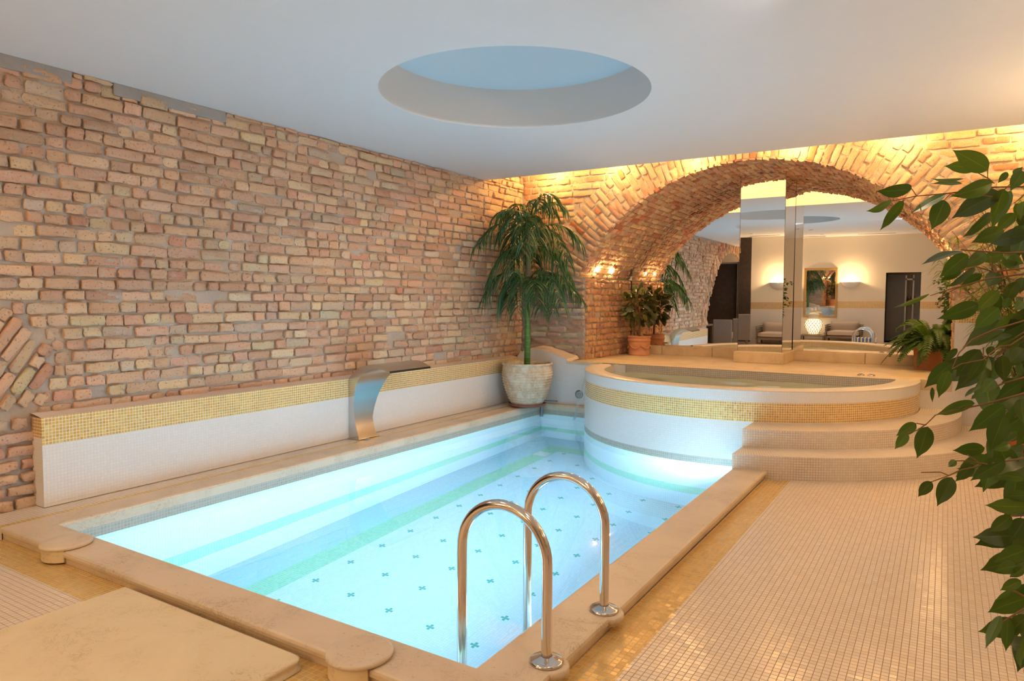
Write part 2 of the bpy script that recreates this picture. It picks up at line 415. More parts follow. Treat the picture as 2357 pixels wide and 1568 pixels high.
def potmat():
    t = NT('ribbed_pot_glaze'); g = t.n('ShaderNodeTexCoord'); n = t.noise(g.outputs['Object'], 9, 6, .65); n2 = t.noise(g.outputs['Object'], 40, 4)
    s = t.n('ShaderNodeSeparateXYZ'); t.l(g.outputs['Object'], s.inputs[0])
    c = t.mix(t.ramp(n.outputs[0], [(.38, (0, 0, 0)), (.62, (1, 1, 1))]), (.50, .36, .22), (.66, .60, .48))
    c = t.mix(t.math('MULTIPLY', t.ramp(n2.outputs[0], [(.55, (0, 0, 0)), (.65, (1, 1, 1))]), .35), c, (.74, .72, .62))
    t.set(Base_Color=c, Roughness=.75, Normal=t.bump(n2.outputs[0], .2, .005)); return t.mat
M['pot'] = potmat()
def watermat(name, tint, dens, bump=.0, bscale=3):
    t = NT(name); t.t.nodes.remove(t.b)
    g = t.n('ShaderNodeBsdfGlass'); g.inputs['IOR'].default_value = 1.333; g.inputs['Roughness'].default_value = 0; g.inputs['Color'].default_value = (1, 1, 1, 1)
    t.l(g.outputs[0], t.out.inputs['Surface'])
    if bump:
        tc = t.n('ShaderNodeTexCoord'); n = t.noise(tc.outputs['Object'], bscale, 3, .5, .4)
        t.l(t.bump(n.outputs[0], bump, .02), g.inputs['Normal'])
    if dens:
        v = t.n('ShaderNodeVolumeAbsorption'); v.inputs['Color'].default_value = (*tint, 1); v.inputs['Density'].default_value = dens
        t.l(v.outputs[0], t.out.inputs['Volume'])
    return t.mat
M['water'] = watermat('pool_water', (.45, .80, 1.0), .12)
M['water_tub'] = watermat('tub_water', (.55, .80, .72), 0, .25, 5)
_t = M['water_tub'].node_tree; _g = [n for n in _t.nodes if n.type == 'BSDF_GLASS'][0]; _d = _t.nodes.new('ShaderNodeBsdfDiffuse'); _d.inputs[0].default_value = (.30, .37, .32, 1)
_x = _t.nodes.new('ShaderNodeMixShader'); _x.inputs[0].default_value = .5; _t.links.new(_g.outputs[0], _x.inputs[1]); _t.links.new(_d.outputs[0], _x.inputs[2])
_t.links.new(_x.outputs[0], [n for n in _t.nodes if n.type == 'OUTPUT_MATERIAL'][0].inputs['Surface'])
t = NT('falling_water'); t.set(Base_Color=(.85, .92, .95), Roughness=.1); _tr = t.n('ShaderNodeBsdfTransparent'); _ms = t.n('ShaderNodeMixShader'); _ms.inputs[0].default_value = .22
t.l(_tr.outputs[0], _ms.inputs[1]); t.l(t.b.outputs[0], _ms.inputs[2]); t.l(_ms.outputs[0], t.out.inputs[0]); M['water_thin'] = t.mat
# ------------------------------------------------------------------ the room: constants
XL, XR, YB, YE, YM = -5.58, 1.70, -2.0, 9.25, 10.97
ZC, ZD, ZP, ZW = 3.17, -0.08, 0.62, -0.155
PX0, PX1, PY0, PY1 = -4.95, -1.585, 2.28, 8.79          # pool opening
TC, TR, TRI = (-2.165, 8.92), 1.945, 1.70                  # hot tub circle
AX, AZ, AR = -2.2, 0.607, 2.696                          # arch circle
LY, LZ, LR, LRO = -0.85, -0.05, 2.95, 3.42               # arch in the left wall

# ------------------------------------------------------------------ brick laying
TINTS = [((.56, .34, .22), 7), ((.57, .36, .24), 7), ((.54, .33, .22), 6), ((.58, .40, .26), 5), ((.60, .44, .28), 2), ((.48, .29, .19), 2), ((.48, .35, .25), 2), ((.50, .26, .17), .8)]
TINTS_Y = [((.60, .45, .30), 3), ((.58, .42, .28), 5), ((.56, .37, .25), 6), ((.53, .34, .23), 4), ((.46, .30, .21), 2), ((.55, .44, .32), 2)]
def pick(tints):
    tot = sum(k for _, k in tints); r = random.random()*tot
    for c, k in tints:
        r -= k
        if r <= 0: break
    j = random.uniform(.86, 1.12); return tuple(min(1, k*j*random.uniform(.96, 1.04)) for k in c)
class Bricks:
    """every brick is its own lumpy block; all bricks of a wall end up in that wall's mesh"""
    def __init__(s): s.V = []; s.F = []; s.C = []; s.SM = []; s.n = 0
    def brick(s, fn, cu, cv, L, H, h0=0.0, h1=0.03, ang=0.0, tint=(.5, .3, .2), res=0.03, chip=1.0, depth=.05):
        nu = max(3, int(L/res)); nv = max(2, int(H/res*1.2))
        a = np.concatenate([[-1, -1], np.linspace(-1, 1, nu + 1), [1, 1]]); b = np.concatenate([[-1, -1], np.linspace(-1, 1, nv + 1), [1, 1]])
        A, B = np.meshgrid(a, b, indexing='ij')
        ia, ib = np.meshgrid(np.arange(len(a)), np.arange(len(b)), indexing='ij')
        ring = np.minimum(np.minimum(ia, len(a) - 1 - ia), np.minimum(ib, len(b) - 1 - ib))   # 0 back edge, 1 rounded shoulder, 2+ face
        p = rng.uniform(0, 6.28, 8); q = rng.uniform(1.5, 5, 8)
        e = .0026*chip
        du = e*(np.sin(q[0]*B + p[0] + A) + .6*np.sin(2.3*q[1]*B + p[1])); dv = e*.8*(np.sin(q[2]*A + p[2] + B) + .6*np.sin(2.1*q[3]*A + p[3]))
        shrink = np.where(ring == 2, .0035, 0)
        U = A*(L/2 - shrink) + du; Vv = B*(H/2 - shrink) + dv
        # rounded plan corners
        k = (np.abs(A)*np.abs(B))**6; U -= np.sign(A)*k*.0022*chip*rng.uniform(.2, 2.2); Vv -= np.sign(B)*k*.0022*chip*rng.uniform(.2, 2.2)
        hf = h1 + .0035*chip*(np.sin(q[4]*A + p[4] + 2*B) + np.sin(q[5]*1.7*B + p[5] - A*2)) + rng.normal(0, .0016*chip, A.shape) + A*rng.normal(0, .003*chip) + B*rng.normal(0, .003*chip)
        Hh = np.where(ring == 0, h0 - depth, np.where(ring == 1, hf*.86 + h0*.14 - .001, hf))
        ca, sa = math.cos(ang), math.sin(ang)
        u = cu + U*ca - Vv*sa; v = cv + U*sa + Vv*ca
        X, Y, Z = fn(u, v, Hh)
        P = np.stack([X, Y, Z], -1).reshape(-1, 3); m_, n_ = A.shape
        I = (np.arange(m_ - 1)[:, None]*n_ + np.arange(n_ - 1)[None, :]).ravel() + s.n
        s.V.append(P); s.F.append(np.stack([I, I + n_, I + n_ + 1, I + 1], -1)); s.SM.append((np.minimum(np.minimum(ring[:-1, :-1], ring[1:, :-1]), np.minimum(ring[:-1, 1:], ring[1:, 1:])) >= 2).ravel())
        c = np.empty((m_*n_, 4)); c[:, :3] = tint; c[:, 3] = 1; s.C.append(c); s.n += m_*n_
    def courses(s, fn, v0, v1, pitch, spans, tints=TINTS, hd=(.12, .17), st=(.24, .32), pst=.38, joint=.0165, jit=.005, h=(.015, .035), res=.03, chip=1, tfn=None, skip=.01):
        v = v0
        while v < v1 - .02:
            hgt = pitch*random.uniform(.92, 1.10)
            if v + hgt > v1: hgt = v1 - v
            vc = v + hgt/2
            for (a, b) in spans(vc):
                u = a + random.uniform(-.04, 0)*0
                first = True
                while u < b - .035:
                    L = random.uniform(*st) if random.random() < pst else random.uniform(*hd)
                    if first: L *= random.uniform(.45, 1); first = False
                    if b - (u + L) < .06: L = b - u
                    if random.random() > skip:
                        bl = max(.03, L - joint*random.uniform(.6, 1.5)); bh = max(.03, hgt - joint*random.uniform(.7, 1.3))
                        tt = pick(tfn(u, vc) if tfn else tints)
                        s.brick(fn, u + L/2, vc + random.uniform(-jit, jit), bl, bh, 0, random.uniform(*h), random.gauss(0, .012)*chip, tt, res, chip)
                    u += L
            v += hgt
    def add_to(s, mb, mat):
        """append to a mesh builder whose colour list must be kept in step"""
        if not s.V: return
        V = np.concatenate(s.V); Fc = np.concatenate(s.F) + len(mb.v); Cc = np.concatenate(s.C)
        if mb.c is None: mb.c = [[.5, .4, .35, 1]]*len(mb.v)
        mb.v.extend(map(tuple, V.tolist())); mb.f.extend(Fc.tolist()); mb.m.extend([mat]*len(Fc)); mb.smooth.extend(np.concatenate(s.SM).tolist())
        mb.uv.extend([[(0, 0)]*4]*len(Fc)); mb.c.extend(Cc.tolist())
def lump(n, m, amp, seed):
    r = np.random.default_rng(seed); out = np.zeros((n, m))
    i, j = np.meshgrid(np.linspace(0, 1, n), np.linspace(0, 1, m), indexing='ij')
    for k in range(14):
        fx, fy = r.uniform(2, 40, 2); out += np.sin(fx*i*6.28/2 + r.uniform(0, 6.28))*np.sin(fy*j*6.28/2 + r.uniform(0, 6.28))
    return out*amp/3.5
def flush(mb):
    if mb.c is not None:
        while len(mb.c) < len(mb.v): mb.c.append([.5, .4, .35, 1])

# ------------------------------------------------------------------ left brick wall with its own arch
def left_in(y):
    d = LR**2 - (y - LY)**2
    return LZ + math.sqrt(d) if d > 0 else -9
mb = MB()
def col_grid(ys, lo, hi, fn, n=40, amp=.008, seed=1):
    P = np.zeros((len(ys), n, 3)); nz = lump(len(ys), n, amp, seed)
    for i, y in enumerate(ys):
        a, b = lo(y), hi(y)
        for j in range(n):
            z = a + (b - a)*j/(n - 1); P[i, j] = fn(y, z, nz[i, j])
    mb.grid(P, 0, None, True)
lw = lambda y, z, h: (XL + h, y, z)
YS = LY + math.sqrt(LR**2 - (.66 - LZ)**2)     # springing of the left arch
ysb = [YS + (10.0 - YS)*i/150 for i in range(151)]
col_grid(ysb, lambda y: -.1, lambda y: 4.0, lw, 70, .008, 2)
ysa = [YB - .1 + (YS - YB + .1)*i/70 for i in range(71)]
col_grid(ysa, lambda y: max(.55, left_in(y)), lambda y: 4.0, lw, 40, .008, 3)
# underside of the arch
P = []; 
for i in range(50):
    y = YB - .1 + (YS - YB + .1)*i/49; z = max(.66, left_in(y)); P.append([(XL + .005, y, z), (XL - .3, y, z), (XL - .6, y, z)])
mb.grid(P, 0)
mb.quad((XL, YS, -.1), (XL - .6, YS, -.1), (XL - .6, YS, .7), (XL, YS, .7), 0)
mb.c = [[.5, .4, .35, 1]]*len(mb.v)
B = Bricks()
def ybound(z):
    return float(np.interp(z, [.6, .7, .9, 1.08, 1.24, 1.45, 1.62], [2.42, 2.44, 2.53, 2.57, 2.49, 2.26, 2.13]))
def lspan(z):
    if z > 3.10: return [(YB, .6), (2.75, 3.05), (4.05, 9.24)] if z < 3.17 else [(7.8, 9.24)]
    d = LRO**2 - (z - LZ)**2
    if d <= 0: return [(YB, 9.24)]
    y = LY + math.sqrt(d)
    if z < 1.62: y = ybound(z)
    return [(y + .01, 9.24)] if z < 2.9 or (LY - math.sqrt(d)) < YB else [(YB, LY - math.sqrt(d)), (y + .01, 9.24)]
def ltint(y, z): return TINTS_Y if random.random() < (.15 + .5*min(1, max(0, (y - 3.5)/4)) * (1.15 - .25*z)) else TINTS
B.courses(lambda u, v, h: (XL + h, u, v), .63, 3.17, .0905, lambda z: [(a, b) for a, b in lspan(z)], tfn=ltint, h=(.008, .036), res=.026, chip=1.15)
B.courses(lambda u, v, h: (XL + h, u, v), 3.17, 3.95, .0905, lambda z: [(7.7, 9.24)], tfn=ltint, h=(.012, .04))
# ring of the arch: bricks on end, leaning
s_ = 0
# springer: parallel bricks leaning at about 56 degrees
an = math.radians(55); yy = 1.35
while yy < 2.45:
    s_ = random.uniform(0, .05); z_ = .70
    while True:
        Lb = random.choice((.13, .22, .27, .30)); c_ = s_ + Lb/2; cy_, cz_ = yy + c_*math.cos(an), .70 + c_*math.sin(an)
        ey, ez = yy + (s_ + Lb)*math.cos(an), .70 + (s_ + Lb)*math.sin(an)
        if ey > ybound(ez) + .02 or ez > 1.66:
            Lb = .10; ey, ez = yy + (s_ + Lb)*math.cos(an), .70 + (s_ + Lb)*math.sin(an); cy_, cz_ = yy + (s_ + Lb/2)*math.cos(an), .70 + (s_ + Lb/2)*math.sin(an)
            if ey > ybound(ez) + .02 or ez > 1.66: break
        if cz_ > left_in(cy_) + .03 or cy_ > YS: B.brick(lambda u, v, h: (XL + h, u, v), cy_, cz_, Lb - .014, .074, 0, random.uniform(.012, .045), an + random.gauss(0, .03), pick(TINTS), .028, 1.5)
        s_ += Lb
    yy += .088/math.sin(an)
phi0 = math.asin((1.60 - LZ)/(LR + .1)); phi = phi0; pitch = .088
k = 0
while phi < PI - .3:
    lean = max(0, math.radians(24)*(1 - (phi - phi0)/.4)) if phi - phi0 < .4 else 0
    segs = [(0, .27), (.28, .50)] if k % 2 else [(0, .14), (.15, .45)]
    for (a, b) in segs:
        rr = LR + (a + b)/2; ang = phi + lean
        # lean pivots about the inner edge
        cy_ = LY + LR*math.cos(phi) + (a + b)/2*math.cos(ang); cz_ = LZ + LR*math.sin(phi) + (a + b)/2*math.sin(ang)
        if cz_ < 3.15 and cy_ > YB: B.brick(lambda u, v, h: (XL + h, u, v), cy_, cz_, b - a - .012, .066, 0, random.uniform(.035, .065), ang + random.gauss(0, .02), pick(TINTS), .028, 1.3)
    phi += pitch/(LR + .12); k += 1
# pier under the springing
B.courses(lambda u, v, h: (XL + h, u, v), -.02, .66, .095, lambda z: [(YS, 2.46)], h=(.02, .06), chip=1.6, joint=.024)
B.courses(lambda u, v, h: (XL - u, YS - h, v), -.02, .66, .095, lambda z: [(0.02, .6)], h=(.0, .02), chip=1.3)
B.add_to(mb, 1)
# grey concrete pieces along the top edge
o = len(mb.v)
for (a, b) in ((.6, 2.75), (3.05, 4.05)):
    mb.rbox((XL + .004, (a + b)/2, 3.125), (.05, b - a, .10), .012, None, 2)
flush(mb)
mb.build('wall_left', [M['mortar'], M['brick'], M['concrete']], kind='structure')

# ------------------------------------------------------------------ end wall with the big arch
def arch_z(x):
    d = AR**2 - (x - AX)**2
    return AZ + math.sqrt(d) if d > 0 else -9
mb = MB(); ew = lambda x, z, h: (x, YE - h, z)
XS0, XS1 = AX - math.sqrt(AR**2 - (1.83 - AZ)**2), AX + math.sqrt(AR**2 - (1.83 - AZ)**2)
PXL, PXR = -4.50, 0.08
xs = [XL + (XS0 - XL)*i/24 for i in range(25)]; col_grid(xs, lambda x: .3, lambda x: 4.0, ew, 60, .01, 5)
xs = [XS0 + (XS1 - XS0)*i/110 for i in range(111)]; col_grid(xs, lambda x: max(1.83, arch_z(x)), lambda x: 4.0, ew, 30, .006, 6)
xs = [XS1 + (XR - XS1)*i/40 for i in range(41)]; col_grid(xs, lambda x: -.1, lambda x: 4.0, ew, 60, .006, 7)
xs = [XS0 + (PXL - XS0)*i/5 for i in range(6)]; col_grid(xs, lambda x: .3, lambda x: 1.83, ew, 30, .006, 8)
xs = [PXR + (XS1 - PXR)*i/5 for i in range(6)]; col_grid(xs, lambda x: -.1, lambda x: 1.83, ew, 30, .006, 9)
# soffit backing, ledges, pier sides
th0 = math.asin((1.83 - AZ)/AR); P = []
nz = lump(121, 24, .006, 11)
for i in range(121):
    t = th0 + (PI - 2*th0)*i/120
    P.append([(AX + (AR - nz[i, j])*math.cos(t), YE + (YM + .1 - YE)*j/23, AZ + (AR - nz[i, j])*math.sin(t)) for j in range(24)])
mb.grid(P, 0)
mb.quad((XS0 - .02, YE, 1.83), (PXL + .012, YE, 1.83), (PXL + .012, YM + .1, 1.83), (XS0 - .02, YM + .1, 1.83), 0)
mb.quad((PXR - .012, YE, 1.83), (XS1 + .02, YE, 1.83), (XS1 + .02, YM + .1, 1.83), (PXR - .012, YM + .1, 1.83), 0)
mb.quad((PXL, YE, .3), (PXL, YM + .1, .3), (PXL, YM + .1, 1.83), (PXL, YE, 1.83), 0)
mb.quad((PXR, YM + .1, -.1), (PXR, YE, -.1), (PXR, YE, 1.83), (PXR, YM + .1, 1.83), 0)
mb.c = [[.5, .4, .35, 1]]*len(mb.v)
B = Bricks(); RO = AR + .57
fe = lambda u, v, h: (u, YE - h, v)
def espan(z):
    d = RO**2 - (z - AZ)**2
    if d <= 0: return [(XL + .03, XR)]
    x = math.sqrt(d); lo, hi = AX - x, AX + x
    if z < 1.83: lo = min(lo, PXL) if z < 1.75 else lo; 
    return [(XL + .03, lo - .01), (hi + .01, XR)]
B.courses(fe, 1.80, 3.95, .092, espan, hd=(.13, .17), st=(.26, .31), pst=.7, h=(.004, .016), chip=.8, joint=.024, tints=[((.58, .36, .22), 3), ((.60, .42, .26), 3), ((.52, .30, .18), 2), ((.48, .22, .13), 1)])
TP = [((.42, .30, .24), 4), ((.46, .38, .31), 4), ((.34, .23, .18), 3), ((.48, .30, .20), 2), ((.50, .44, .34), 2)]
B.courses(fe, .66, 1.80, .088, lambda z: [(XL + .03, PXL)], hd=(.14, .2), st=(.25, .34), pst=.6, h=(.008, .034), chip=1.6, joint=.024, tints=TP, skip=.05)
B.courses(fe, 1.45, 1.80, .092, lambda z: [(PXR + .005, XR)], h=(.004, .016))
# voussoirs
phi = .10; k = 0
while phi < PI - .10:
    r0 = AR + .005
    segs = [(0, .275), (.285, .56)] if k % 3 == 0 else ([(0, .14), (.15, .42), (.43, .57)] if k % 3 == 1 else [(0, .26), (.27, .40), (.41, .56)])
    ok = AZ + AR*math.sin(phi) > 1.80
    for (a, b) in segs:
        rr = r0 + (a + b)/2; x, z = AX + rr*math.cos(phi), AZ + rr*math.sin(phi)
        if z > 1.80 and (ok or a > .1) and XL + .1 < x and z < 3.97:
            B.brick(fe, x, z, b - a - .012, .070 + .014*(a + b)/2, 0, random.uniform(.008, .022), phi + random.gauss(0, .012), pick([((.56, .36, .24), 4), ((.58, .40, .26), 4), ((.50, .29, .19), 3), ((.48, .18, .09), 1), ((.52, .38, .28), 2)]), .03, 1.1)
    phi += .089/(AR + .12); k += 1
# soffit: rows run into the depth
fs_ = lambda u, v, h: (AX + (AR - h)*np.cos(v/AR), u, AZ + (AR - h)*np.sin(v/AR))
B.courses(fs_, AR*(th0 + .01), AR*(PI - th0 - .01), .086, lambda v: [(YE - .02, YM + .06)], hd=(.12, .15), st=(.25, .29), pst=.25, h=(.005, .021), chip=1.15, joint=.015, res=.03, tints=[((.54, .34, .22), 4), ((.50, .30, .20), 4), ((.56, .40, .26), 3), ((.46, .25, .17), 2), ((.44, .17, .10), 1)])
# pier sides
B.courses(lambda u, v, h: (PXL + h, u, v), .62, 1.82, .088, lambda z: [(YE + .0, YM)], hd=(.12, .15), st=(.24, .29), pst=.2, h=(.008, .035), chip=1.4, tints=[((.54, .32, .19), 4), ((.50, .28, .17), 4), ((.46, .24, .15), 2)])
B.courses(lambda u, v, h: (PXR - h, u, v), .62, 1.82, .088, lambda z: [(YE + .0, YM)], hd=(.12, .15), st=(.24, .29), pst=.2, h=(.004, .02))
B.add_to(mb, 1); flush(mb)
mb.build('wall_end', [M['mortar'], M['brick']], kind='structure')
# niche back behind the mirrors
mb = MB(); mb.box(-5.2, .7, YM + .13, YM + .25, .3, 3.6); mb.build('wall_niche', [M['plaster_rough']], kind='structure')

# tiled face of the right pier with its gold band
mb = MB(); yt = 9.12
mb.box(.085, XR, yt, YE + .01, ZD, 1.27, 0, 'b'); mb.box(.085, XR, yt, YE + .01, 1.27, 1.46, 1, 'b'); mb.box(.085, XR, yt - .004, YE + .01, 1.46, 1.50, 2, 'b')
mb.build('trim_1', [M['tile_white'], M['tile_gold'], M['stone']], kind='structure')

# ------------------------------------------------------------------ ceiling with the round recess, slot above the arch
HC, HR_, HZ = (-3.05, 4.925), 1.095, 3.53
mb = MB(); N = 96; x0, x1, y0, y1 = XL - .02, XR, YB, 8.2
hole = [(HC[0] + HR_*math.cos(2*PI*k/N), HC[1] + HR_*math.sin(2*PI*k/N)) for k in range(N)]
def rim(k):
    c, s = math.cos(2*PI*k/N), math.sin(2*PI*k/N); ts = []
    if c > 1e-9: ts.append((x1 - HC[0])/c)
    if c < -1e-9: ts.append((x0 - HC[0])/c)
    if s > 1e-9: ts.append((y1 - HC[1])/s)
    if s < -1e-9: ts.append((y0 - HC[1])/s)
    t = min(ts); return (HC[0] + t*c, HC[1] + t*s)
out = [rim(k) for k in range(N)]; corners = [(x1, y1), (x0, y1), (x0, y0), (x1, y0)]
for k in range(N):
    a, b, c, d = hole[k], out[k], out[(k + 1) % N], hole[(k + 1) % N]
    ps = [a, b]
    for q in corners:
        ta, tb = math.atan2(b[1] - HC[1], b[0] - HC[0]), math.atan2(c[1] - HC[1], c[0] - HC[0]); tq = math.atan2(q[1] - HC[1], q[0] - HC[0])
        if tb < ta: tb += 2*PI
        if ta < tq < tb or ta < tq + 2*PI < tb: ps.append(q)
    ps += [c, d]
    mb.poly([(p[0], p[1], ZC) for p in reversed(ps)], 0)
P = [[(p[0], p[1], z) for p in hole] for z in (ZC, ZC + .003, HZ)]
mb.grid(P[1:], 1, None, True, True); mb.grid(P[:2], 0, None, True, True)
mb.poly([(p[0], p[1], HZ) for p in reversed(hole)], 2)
# edge of the ceiling board and the slot's roof
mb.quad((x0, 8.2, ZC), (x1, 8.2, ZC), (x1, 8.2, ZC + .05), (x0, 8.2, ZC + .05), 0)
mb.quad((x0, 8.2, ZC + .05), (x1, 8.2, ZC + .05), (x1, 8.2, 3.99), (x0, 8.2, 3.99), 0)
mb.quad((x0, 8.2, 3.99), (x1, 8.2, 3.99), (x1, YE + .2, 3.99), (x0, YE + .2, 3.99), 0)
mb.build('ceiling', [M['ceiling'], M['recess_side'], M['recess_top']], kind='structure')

# ------------------------------------------------------------------ right and back walls
mb = MB()
mb.quad((XR, YB, ZD), (XR, YB, 1.0), (XR, YE, 1.0), (XR, YE, ZD), 1); mb.quad((XR, YB, 1.0), (XR, YB, 1.2), (XR, YE, 1.2), (XR, YE, 1.0), 2); mb.quad((XR, YB, 1.2), (XR, YB, 4), (XR, YE, 4), (XR, YE, 1.2), 0)
mb.build('wall_right', [M['cream'], M['tile_back'], M['tile_gold']], kind='structure')
mb = MB(); D0, D1, DZ = -1.36, -.44, 2.03
for (a, b) in ((-5.62, D0), (D1, XR)):
    mb.quad((b, YB, ZD), (a, YB, ZD), (a, YB, .95), (b, YB, .95), 1); mb.quad((b, YB, .95), (a, YB, .95), (a, YB, 1.16), (b, YB, 1.16), 2); mb.quad((b, YB, 1.16), (a, YB, 1.16), (a, YB, ZC + .02), (b, YB, ZC + .02), 0)
mb.quad((D1, YB, DZ), (D0, YB, DZ), (D0, YB, ZC + .02), (D1, YB, ZC + .02), 0)
mb.build('wall_back', [M['cream'], M['tile_back'], M['tile_gold']], kind='structure')
mb = MB(); mb.box(XL - .02, -5.19, YB - .01, YB + .03, ZD, ZC, 0); mb.build('trim_2', [M['dark_wall']], kind='structure')  # dark panel added to stand for the unlit arch opening's darkness
# shower room behind the back wall's doorway
mb = MB()
mb.quad((D0, YB, ZD), (D0, YB, DZ), (D0, YB - 1.2, DZ), (D0, YB - 1.2, ZD), 1); mb.quad((D1, YB - 1.2, ZD), (D1, YB - 1.2, DZ), (D1, YB, DZ), (D1, YB, ZD), 1)
mb.quad((D1, YB - 1.2, ZD), (D0, YB - 1.2, ZD), (D0, YB - 1.2, DZ), (D1, YB - 1.2, DZ), 0); mb.quad((D0, YB, DZ), (D1, YB, DZ), (D1, YB - 1.2, DZ), (D0, YB - 1.2, DZ), 1)
mb.quad((D0, YB, ZD), (D0, YB - 1.2, ZD), (D1, YB - 1.2, ZD), (D1, YB, ZD), 1)
mb.box(D0 + .01, D0 + .50, YB - .60, YB - .57, ZD + .01, 1.95, 1)
mb.box(D0 + .50, D0 + .54, YB - .61, YB - .56, ZD + .01, 1.95, 2); mb.box(D1 - .22, D1 - .18, YB - .61, YB - .56, ZD + .01, 1.95, 2)
mb.box(D0 + .50, D1 - .18, YB - .61, YB - .56, 1.80, 1.85, 2)
mb.build('wall_shower', [M['tile_tub'], M['shower_dark'], M['steel_dark']], kind='structure')
# dining room beyond the left arch
mb = MB(); X9 = -8.6
mb.quad((X9, YB - .3, ZD), (X9, 3, ZD), (X9, 3, 3.2), (X9, YB - .3, 3.2)); mb.quad((XL - .6, 3, ZD), (X9, 3, ZD), (X9, 3, 3.2), (XL - .6, 3, 3.2))
mb.quad((X9, YB - .3, ZD), (XL + .05, YB - .3, ZD), (XL + .05, YB - .3, 3.2), (X9, YB - .3, 3.2)); mb.quad((X9, 3, 3.2), (XL - .2, 3, 3.2), (XL - .2, YB - .3, 3.2), (X9, YB - .3, 3.2))
mb.quad((XL - .6, 2.0, ZD), (XL - .6, 3.0, ZD), (XL - .6, 3.0, 3.2), (XL - .6, 2.0, 3.2))
mb.build('wall_dining', [M['dark_wall']], kind='structure')

# ------------------------------------------------------------------ deck
mb = MB(); CX1, CY0 = -1.30, 2.03; gx, gy = -1.115, 1.84
mb.quad((gx, YB - 1.3, ZD), (XR, YB - 1.3, ZD), (XR, YE, ZD), (gx, YE, ZD), 0)
mb.quad((X9, YB - 1.3, ZD), (gx, YB - 1.3, ZD), (gx, gy, ZD), (X9, gy, ZD), 0)
mb.quad((CX1 - .02, gy, ZD), (gx, gy, ZD), (gx, 7.2, ZD), (CX1 - .02, 7.2, ZD), 1)
mb.quad((XL, gy, ZD), (CX1 - .02, gy, ZD), (CX1 - .02, CY0 + .03, ZD), (XL, CY0 + .03, ZD), 1)
mb.quad((X9, gy, ZD), (XL, gy, ZD), (XL, 3, ZD), (X9, 3, ZD), 0)
# tiled strip between the left coping and the low wall
mb.quad((XL, CY0, -.004), (-5.22, CY0, -.004), (-5.22, 8.90, -.004), (XL, 8.90, -.004), 2)
mb.quad((XL, CY0 + .003, ZD), (-5.17, CY0 + .003, ZD), (-5.17, CY0 + .003, -.006), (XL, CY0 + .003, -.006), 2)
mb.quad((-5.24, CY0, -.002), (-5.185, CY0, -.002), (-5.185, 8.9, -.002), (-5.24, 8.9, -.002), 1)
mb.build('floor', [M['tile_deck'], M['tile_gold_floor'], M['tile_step']], kind='structure')

# low tiled wall in front of the brick
mb = MB(); yl0, yl1 = 2.40, 8.90; xf = -5.42
mb.quad((xf, yl0, 0), (xf, yl1, 0), (xf, yl1, .45), (xf, yl0, .45), 0)
mb.quad((xf, yl0, .45), (xf, yl1, .45), (xf, yl1, .645), (xf, yl0, .645), 1)
mb.quad((XL + .01, yl0, 0), (xf, yl0, 0), (xf, yl0, .50), (XL + .01, yl0, .50), 0)
mb.quad((XL - .01, yl0, .50), (xf, yl0, .50), (xf, yl0, .645), (XL - .01, yl0, .645), 1)
mb.quad((xf, yl0, .645), (xf, yl1, .645), (XL + .06, yl1, .66), (XL + .06, yl0, .66), 2)
mb.quad((XL + .06, yl0, .66), (XL + .06, yl1, .66), (XL - .02, yl1, .67), (XL - .02, yl0, .67), 2)
mb.build('wall_parapet', [M['tile_white'], M['tile_gold'], M['wood_cap'] if 'wood_cap' in M else M['plaster_rough']], kind='structure')

# short tiled wall at the far end of the pool, broken top, and the raised stone platform
yj = 8.88
mb = MB()
tops = [(-5.43, .66), (-5.36, .72), (-5.28, .765), (-5.18, .79), (-5.05, .775), (-4.95, .75), (-4.85, .73), (-4.72, .685), (-4.60, .655), (-4.58, .615), (-4.2, .615), (-3.7, .615)]
for (a, b) in zip(tops[:-1], tops[1:]):
    mb.quad((a[0], yj, -.01), (b[0], yj, -.01), (b[0], yj, b[1]), (a[0], yj, a[1]), 0)
    if b[0] < -4.57:
        mb.quad((a[0], yj, a[1]), (b[0], yj, b[1]), (b[0], YE - .01, b[1] + .02), (a[0], YE - .01, a[1] + .02), 1)
mb.build('wall_pool_end', [M['tile_white'], M['plaster_rough']], kind='structure')
mb = MB(); mb.prism([(-4.62, yj + .002), (-4.17, yj + .002), (-4.17, 8.97), (-.225, 8.97), (-.225, 9.12), (.085, 9.12), (.085, YM + .12), (-4.62, YM + .12)], .50, ZP, 0)
mb.quad((-.225, 9.121, ZD), (.09, 9.121, ZD), (.09, 9.121, .60), (-.225, 9.121, .60), 1)
mb.box(-4.60, -4.05, yj - .012, yj + .02, .585, ZP + .003, 0)
mb.build('floor_platform', [M['travertine'], M['tile_white']], kind='structure')
mb = MB(); 
for (a, b) in ((-4.50, -3.92), (-3.915, -3.10), (-3.095, -2.40), (-2.0, -.95), (-.945, .075)):
    mb.rbox(((a + b)/2, 10.98, .69), (b - a, .12, .145), .008)
mb.build('baseboard_niche', [M['travertine']], kind='structure')
